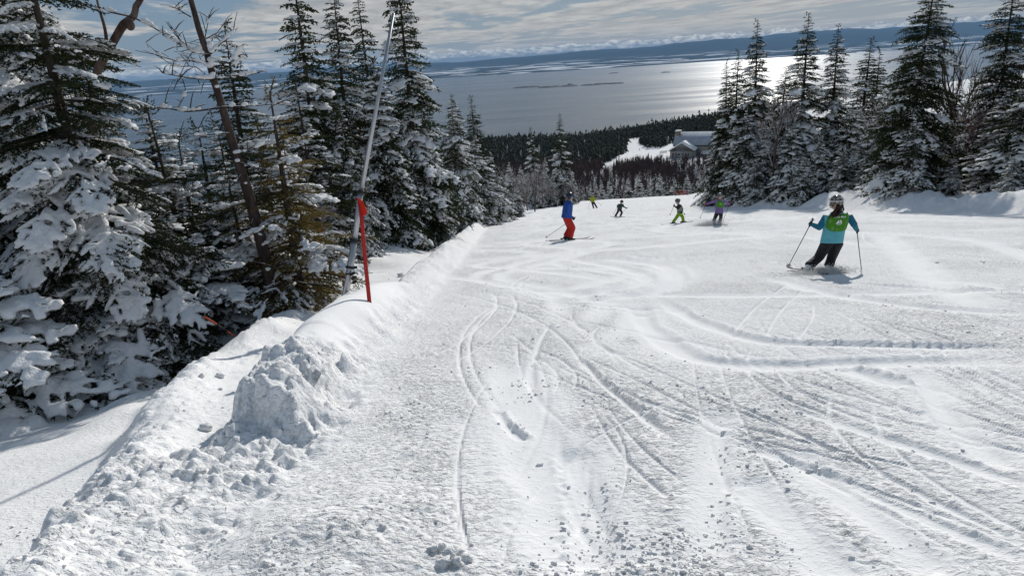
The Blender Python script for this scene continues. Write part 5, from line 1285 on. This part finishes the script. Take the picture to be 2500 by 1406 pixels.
def flake(cx, cz, r):
    out = []
    for q_ in range(6):
        a = q_ * math.pi / 3; d = np.array([math.cos(a), math.sin(a)]); n = np.array([-d[1], d[0]]); out.append([(cx, cz) - n * r * .07, (cx, cz) + n * r * .07, (cx, cz) + d * r + n * r * .05, (cx, cz) + d * r - n * r * .05])
        for s in (-1, 1): b0 = np.array((cx, cz)) + d * r * .55; e = b0 + (d * .6 + n * s * .8) * r * .38; nn = np.array([-(e - b0)[1], (e - b0)[0]]); nn = nn / np.linalg.norm(nn) * r * .05; out.append([b0 - nn, b0 + nn, e + nn, e - nn])
    return out
def sheet(parent, S, polys, m, name, o_=.011, flip=1):
    g = Geo()
    for p in polys:
        V = [S(x, z, o_) for x, z in p]; n = len(V); g.add(V, T=[(0, i, i + 1) for i in range(1, n - 1)])
    return link(name, g.mesh(name, [m], False), parent)
m_pale_g = mat('pale_green_print', (0.22, 0.42, 0.14), 0.7)[0]
def text_on(parent, S, body, size, cu, cv, m, sx=1.0, sy=1.0):
    cd = bpy.data.curves.new('lettering', 'FONT'); cd.body = body; cd.align_x = 'CENTER'; cd.size = size; cd.offset = 0.012 * size; cd.resolution_u = 3
    o = bpy.data.objects.new('lettering', cd); COL.objects.link(o); dg = bpy.context.evaluated_depsgraph_get(); me = bpy.data.meshes.new_from_object(o.evaluated_get(dg)); bpy.data.objects.remove(o)
    for v in me.vertices: v.co = Vector(S(cu + v.co.x * sx, cv + v.co.y * sy, .0135))
    me.materials.clear(); me.materials.append(m); link('lettering', me, parent)
def bib_deco(vo, S):
    text_on(vo, S, 'Club Med', .235, -.02, .72, m_white, 1.0, .62)
    # emblem: two leaning peaks above a line
    em = [[(-.26, .40), (-.10, .40), (-.03, .47), (-.06, .60), (-.12, .59)], [(.0, .40), (.02, .50), (.0, .585), (.06, .61), (.14, .55), (.20, .45), (.17, .405), (.08, .40)]]
    sheet(vo, S, em, m_white, 'emblem'); sheet(vo, S, [[(.05, .44), (.12, .44), (.10, .50), (.05, .51)]], VEST, 'emblem_gap', .0125)
    sheet(vo, S, [[(-.14, .345), (.12, .345), (.12, .36), (-.14, .36)]], m_white, 'emblem_line')
    for (x, z, r) in ((-.68, .56, .15), (.66, .50, .17), (-.42, .16, .15), (.5, .2, .1), (.80, .76, .12), (-.1, .12, .09)): sheet(vo, S, flake(x, z, r), m_pale_g, 'snowflake', .010)
fd = np.array([-.16, .95, -.18])
person('child in turquoise jacket and green bib skiing away, dark hair below a patterned helmet', J, .76, dict(jacket=m_turq, jacket2=m_teal, split=lambda h, x, f: (np.abs(x) > .235) & (h > .30), trousers=m_black), (-.05, 1, -.12), 0.85, m_pat, m_strapw,
       hair=np.array([-.11, -.05, -.10]), vest=(VEST, .28, 1.0, 1.05, bib_deco), goggles=True, boots=(m_bootw, m_bootw), foot_dir=(fd, fd), jacket_len=.045, bulk=1.28)
ski_pole('black ski pole in the left hand of the child in turquoise', J['haL'], tipL, r=.0075); ski_pole('black ski pole in the right hand of the child in turquoise', J['haR'], tipR, r=.0075)
ski('left ski of the child in the turquoise jacket, half lost in spray', J['anL'], fd, 1.25, .76, roll=.25); ski('right ski of the child in the turquoise jacket, half lost in spray', J['anR'], fd, 1.25, .76, roll=.25)
TURQ = (J['anL'] + J['anR']) / 2

# --- adult in blue and red, in profile
Y0 = on_ground(1392, 586)[1]; w_ = W(Y0)
J = dict(anL=w_(1381, 578, .16), anR=w_(1391, 580, -.10), knL=w_(1392, 557, .16), knR=w_(1398, 556, -.10), hipL=w_(1383, 532, .12), hipR=w_(1384, 532, -.12), pelvis=w_(1383.5, 530, 0), neck=w_(1388, 491.5, 0), head=w_(1390.5, 480, 0),
         shL=w_(1386, 498, .2), elL=w_(1384, 520, .26), haL=w_(1399, 532, .2), shR=w_(1386, 498, -.2), elR=w_(1383, 521, -.27), haR=w_(1400, 533.5, -.16))
J = settle(J, 1.02); tipR = w_(1331, 581, .35); J['poleR'] = tipR; J['poleL'] = tipR + np.array([0, .3, 0])
fd = np.array([1, -.06, .0]); 
m_blue = cloth('blue_padded_jacket', (0.012, 0.075, 0.34), (0.008, 0.05, 0.24), 8, 0.6, .5); m_redt = cloth('red_trousers', (0.50, 0.025, 0.018), (0.36, 0.016, 0.012), 8, 0.5)
m_navy = mat('navy_helmet', (0.012, 0.018, 0.045), 0.3, 0.5)[0]
person('adult in blue jacket, red trousers and navy helmet standing on skis in profile', J, 1.02, dict(jacket=m_blue, trousers=m_redt), (1, -.18, -.1), 0.9, m_navy, m_navy, boots=(m_bootd, m_bootd), foot_dir=(fd, fd), bulk=1.26)
ski_pole('dark ski pole slanting back behind the adult in the blue jacket', J['haR'], tipR)
ski('near ski under the adult in the blue jacket', J['anR'], fd, 1.7, 1.02, up_=(0, .19, 1)); ski('far ski under the adult in the blue jacket', J['anL'], fd + np.array([0, .06, 0]), 1.7, 1.02, up_=(0, .19, 1))

# --- skier in yellow, far down
Y0 = on_ground(1452, 509)[1]; w_ = W(Y0)
J = dict(anL=w_(1449, 506.5), anR=w_(1457, 506), knL=w_(1447, 499, .1), knR=w_(1453, 499, .1), hipL=w_(1445.5, 492.5), hipR=w_(1449, 492.5), pelvis=w_(1447, 491.5), neck=w_(1446.5, 479.8), head=w_(1446.8, 476.3), shL=w_(1443, 481.5), elL=w_(1441.3, 486), haL=w_(1441, 491, .2), shR=w_(1450.5, 481.5), elR=w_(1453.3, 485.5), haR=w_(1454.5, 489, .2))
kk = 1.0; J = settle(J, kk); tL = w_(1434.5, 509.5, .2); tR = w_(1468, 501.5, 1.2); J['poleL'] = tL; J['poleR'] = tR; fd = np.array([.25, 1, -.2])
m_yel = cloth('lime_yellow_jacket', (0.32, 0.36, 0.015), (0.24, 0.28, 0.012), 6, 0.5)
person('skier in a lime yellow jacket and black trousers, farthest down the piste', J, kk, dict(jacket=m_yel, trousers=m_black), (0, 1, -.1), 1.3, m_pat, None, boots=(m_bootd, m_bootd), foot_dir=(fd, fd), detail_=False)
ski_pole('left pole of the skier in lime yellow', J['haL'], tL, r=.010); ski_pole('right pole of the skier in lime yellow, swung out', J['haR'], tR, r=.010)
ski('left ski of the skier in lime yellow', J['anL'], fd, 1.65, 1); ski('right ski of the skier in lime yellow', J['anR'], fd, 1.65, 1)

# --- child in dark grey
Y0 = on_ground(1511, 530)[1]; w_ = W(Y0)
J = dict(anL=w_(1502.5, 527), anR=w_(1514.5, 527.5, .1), knL=w_(1507, 520.5, .1), knR=w_(1518.5, 520, .1), hipL=w_(1510, 513), hipR=w_(1515, 513), pelvis=w_(1512.5, 511.5), neck=w_(1516, 497.8), head=w_(1518, 493.3), shL=w_(1511, 499.5), elL=w_(1507.5, 503, -.1), haL=w_(1507, 506.5, .2), shR=w_(1520.5, 499.5), elR=w_(1522.5, 505, .05), haR=w_(1530, 508.7, .2))
kk = .74; J = settle(J, kk); tL = w_(1497, 524.5, .2); tR = w_(1518, 521, .5); J['poleL'] = tL; J['poleR'] = tR; fd = np.array([-.5, 1, -.2])
m_dgrey = cloth('dark_grey_jacket', (0.05, 0.07, 0.07), (0.03, 0.045, 0.045), 10, .6)
person('small child in dark grey jacket and bib with one arm stretched out', J, kk, dict(jacket=m_black, jacket2=m_dgrey, split=lambda h, x, f: (np.abs(x) < .18), trousers=m_black), (.35, 1, -.1), 1.2, m_black, None, vest=(m_dgrey, .2, 1.0, 1.05, None), boots=(m_bootd, m_bootw), foot_dir=(fd, fd), detail_=False)
ski_pole('left pole of the child in dark grey', J['haL'], tL, r=.008); ski_pole('right pole of the child in dark grey', J['haR'], tR, r=.008)
ski('left ski of the child in dark grey', J['anL'], fd, 1.1, .74); ski('right ski of the child in dark grey', J['anR'], fd, 1.1, .74)

# --- child in lime trousers, seen from the side, heading left
Y0 = on_ground(1657, 545)[1]; w_ = W(Y0)
J = dict(anL=w_(1643, 543, -.15), anR=w_(1668, 539.5, .18), knL=w_(1650, 533.5, -.14), knR=w_(1667, 531.5, .12), hipL=w_(1658.5, 521, -.09), hipR=w_(1660.5, 521, .09), pelvis=w_(1660, 519.5), neck=w_(1657, 499.5), head=w_(1654.2, 491.5), shL=w_(1658, 503.5, -.15), elL=w_(1656, 509.5, -.24), haL=w_(1645.5, 502.5, -.2), shR=w_(1661, 502, .16), elR=w_(1665.5, 509.5, .24), haR=w_(1666, 514.5, .2))
kk = .78; J = settle(J, kk); tL = w_(1635, 527, -.1); tR = w_(1672.5, 525.5, .3); J['poleL'] = tL; J['poleR'] = tR; fd = np.array([-1, -.10, .0])
m_lime = cloth('lime_trousers', (0.20, 0.36, 0.015), (0.14, 0.26, 0.012), 8, .5); m_ltg = cloth('pale_grey_panel', (0.24, 0.26, 0.22), (0.16, 0.18, 0.15), 10, .5)
m_silver = mat('silver_helmet', (0.12, 0.12, 0.13), 0.18, 0.6, 0.3)[0]
person('child in lime green trousers and black and grey jacket gliding sideways', J, kk, dict(jacket=m_black, jacket2=m_ltg, split=lambda h, x, f: (h > .30) & (h < .72) & (np.abs(x) < .30), trousers=m_lime), (-1, -.35, -.1), 1.1, m_silver, None, boots=(m_bootd, m_bootd), foot_dir=(fd, fd), detail_=False)
ski_pole('pole held forward by the child in lime green trousers', J['haL'], tL, r=.008); ski_pole('pole trailing behind the child in lime green trousers', J['haR'], tR, r=.008)
ski('leading ski of the child in lime green trousers', J['anL'], fd, 1.15, .78, up_=(0, .19, 1)); ski('trailing ski of the child in lime green trousers', J['anR'], fd + np.array([0, -.15, 0]), 1.15, .78, up_=(0, .19, 1))

# --- child in purple with arms spread
Y0 = on_ground(1753, 549)[1]; w_ = W(Y0)
J = dict(anL=w_(1741, 542, 0), anR=w_(1756.5, 542, .1), knL=w_(1745.5, 530, .08), knR=w_(1760, 529, .12), hipL=w_(1751.5, 516), hipR=w_(1760, 516), pelvis=w_(1756, 513), neck=w_(1757.2, 485.5), head=w_(1757.4, 476.5), shL=w_(1749, 489), elL=w_(1737, 491.5, .05), haL=w_(1724, 496.5, .2), shR=w_(1766, 489), elR=w_(1775, 492, .05), haR=w_(1780.5, 497.5, .2))
kk = .78; J = settle(J, kk); tL = w_(1708, 535, .3); tR = w_(1763.5, 543, .1); J['poleL'] = tL; J['poleR'] = tR; fd = np.array([-.3, 1, -.2])
m_purp = cloth('purple_jacket', (0.20, 0.13, 0.33), (0.15, 0.09, 0.26), 9, .5); m_pink = cloth('magenta_glove', (0.30, 0.04, 0.16), (0.2, 0.03, 0.1), 20, .5)
def deco2(vo, S): sheet(vo, S, [[(-.25, .4), (.25, .4), (.22, .62), (0, .7), (-.22, .62)]], m_pale_g, 'emblem')
person('child in a purple jacket and green bib with arms spread wide beside the shaded bank', J, kk, dict(jacket=m_purp, trousers=m_black, glove=m_pink), (0, 1, -.1), 1.05, m_pat, None, vest=(VEST, .36, .98, .95, deco2), boots=(m_bootw, m_bootw), foot_dir=(fd, fd), detail_=False, jacket_len=.05)
ski_pole('left pole of the child in purple, held wide', J['haL'], tL, m_pink, .008); ski_pole('right pole of the child in purple, held close', J['haR'], tR, m_pink, .008)
ski('left ski of the child in the purple jacket', J['anL'], fd, 1.2, .78); ski('right ski of the child in the purple jacket', J['anR'], fd, 1.2, .78)
PURP = (J['anL'] + J['anR']) / 2

# --- two skiers on the clearing
for (u, v, lab, mj) in ((1561.5, 368, 'tiny dark skier alone on the snowy clearing', m_black), (1547, 342, 'tiny dark skier at the upper end of the cleared trail', m_dgrey)):
    p = on_ground(u, v); z0 = shape1(p[0], p[1]); A = lambda x, y, z: np.array([p[0] + x, p[1] + y, z0 + z])
    J = dict(anL=A(-.18, 0, .1), anR=A(.18, 0, .1), knL=A(-.2, .1, .5), knR=A(.2, .1, .5), hipL=A(-.1, 0, .9), hipR=A(.1, 0, .9), pelvis=A(0, 0, .95), neck=A(0, .1, 1.48), head=A(0, .12, 1.64), shL=A(-.2, .08, 1.4), elL=A(-.36, .1, 1.14), haL=A(-.38, .35, 1.05), shR=A(.2, .08, 1.4), elR=A(.36, .1, 1.14), haR=A(.38, .35, 1.05))
    person(lab, J, 1.0, dict(jacket=mj, trousers=m_black), (0, 1, 0), 2.0, None, None, goggles=False, foot_dir=((0, 1, 0), (0, 1, 0)), detail_=False)

# --- spray thrown up by the skis
def spray(c, n, sx, sz, label, seed, drift):
    r_ = np.random.default_rng(seed); t_ = r_.random(n); X = c[0] + r_.normal(0, sx, n) + drift[0] * t_; Y = c[1] + r_.normal(-.1, .18, n) + drift[1] * t_; Z = shape(X, Y) + np.abs(r_.normal(0, sz, n)) * (1 - .5 * t_)
    S = r_.uniform(.002, .006, n) * (1 + c[1] * .012); V = (np.array([[1, 1, 1], [1, -1, -1], [-1, 1, -1], [-1, -1, 1]], float)[None] * S[:, None, None] + np.stack([X, Y, Z], -1)[:, None]).reshape(-1, 3)
    T = (np.array([[0, 1, 2], [0, 3, 1], [0, 2, 3], [1, 3, 2]])[None] + 4 * np.arange(n)[:, None, None]).reshape(-1, 3)
    tag(link('snow_spray', mesh_np('snow_spray', V, T, [m_crumb], False), kind='stuff'), label, 'snow')
spray(TURQ + np.array([.02, -.12, 0]), 5000, .24, .07, 'powder spray round the skis of the child in turquoise', 1, (-.15, -.1))
spray(PURP + np.array([-.12, -.1, 0]), 7000, .25, .13, 'powder spray round the skis of the child in purple', 2, (-.5, -.1))

# ------------------------------------------------------------------ air
hz = bpy.data.materials.new('haze'); hz.use_nodes = True; t = NT(hz.node_tree); t.n.clear()
pv_ = t.new('ShaderNodeVolumePrincipled'); pv_.inputs['Color'].default_value = (0.34, 0.62, 1.0, 1); pv_.inputs['Density'].default_value = 1.6e-5; pv_.inputs['Anisotropy'].default_value = 0.0
ou = t.new('ShaderNodeOutputMaterial'); t.l.new(pv_.outputs[0], ou.inputs['Volume'])
zlo = float(GZ.min()) - 1.0; zhi = float((WATER_Z + plain + hills).max()) + 4.0
g = Geo(); box(g, (0, 26000, (zlo + zhi) / 2), (170000, 62500, zhi - zlo))
hb_ = link('haze', g.mesh('haze', [hz], False), kind='stuff'); tag(hb_, 'pale blue haze in the air over the river', 'haze')
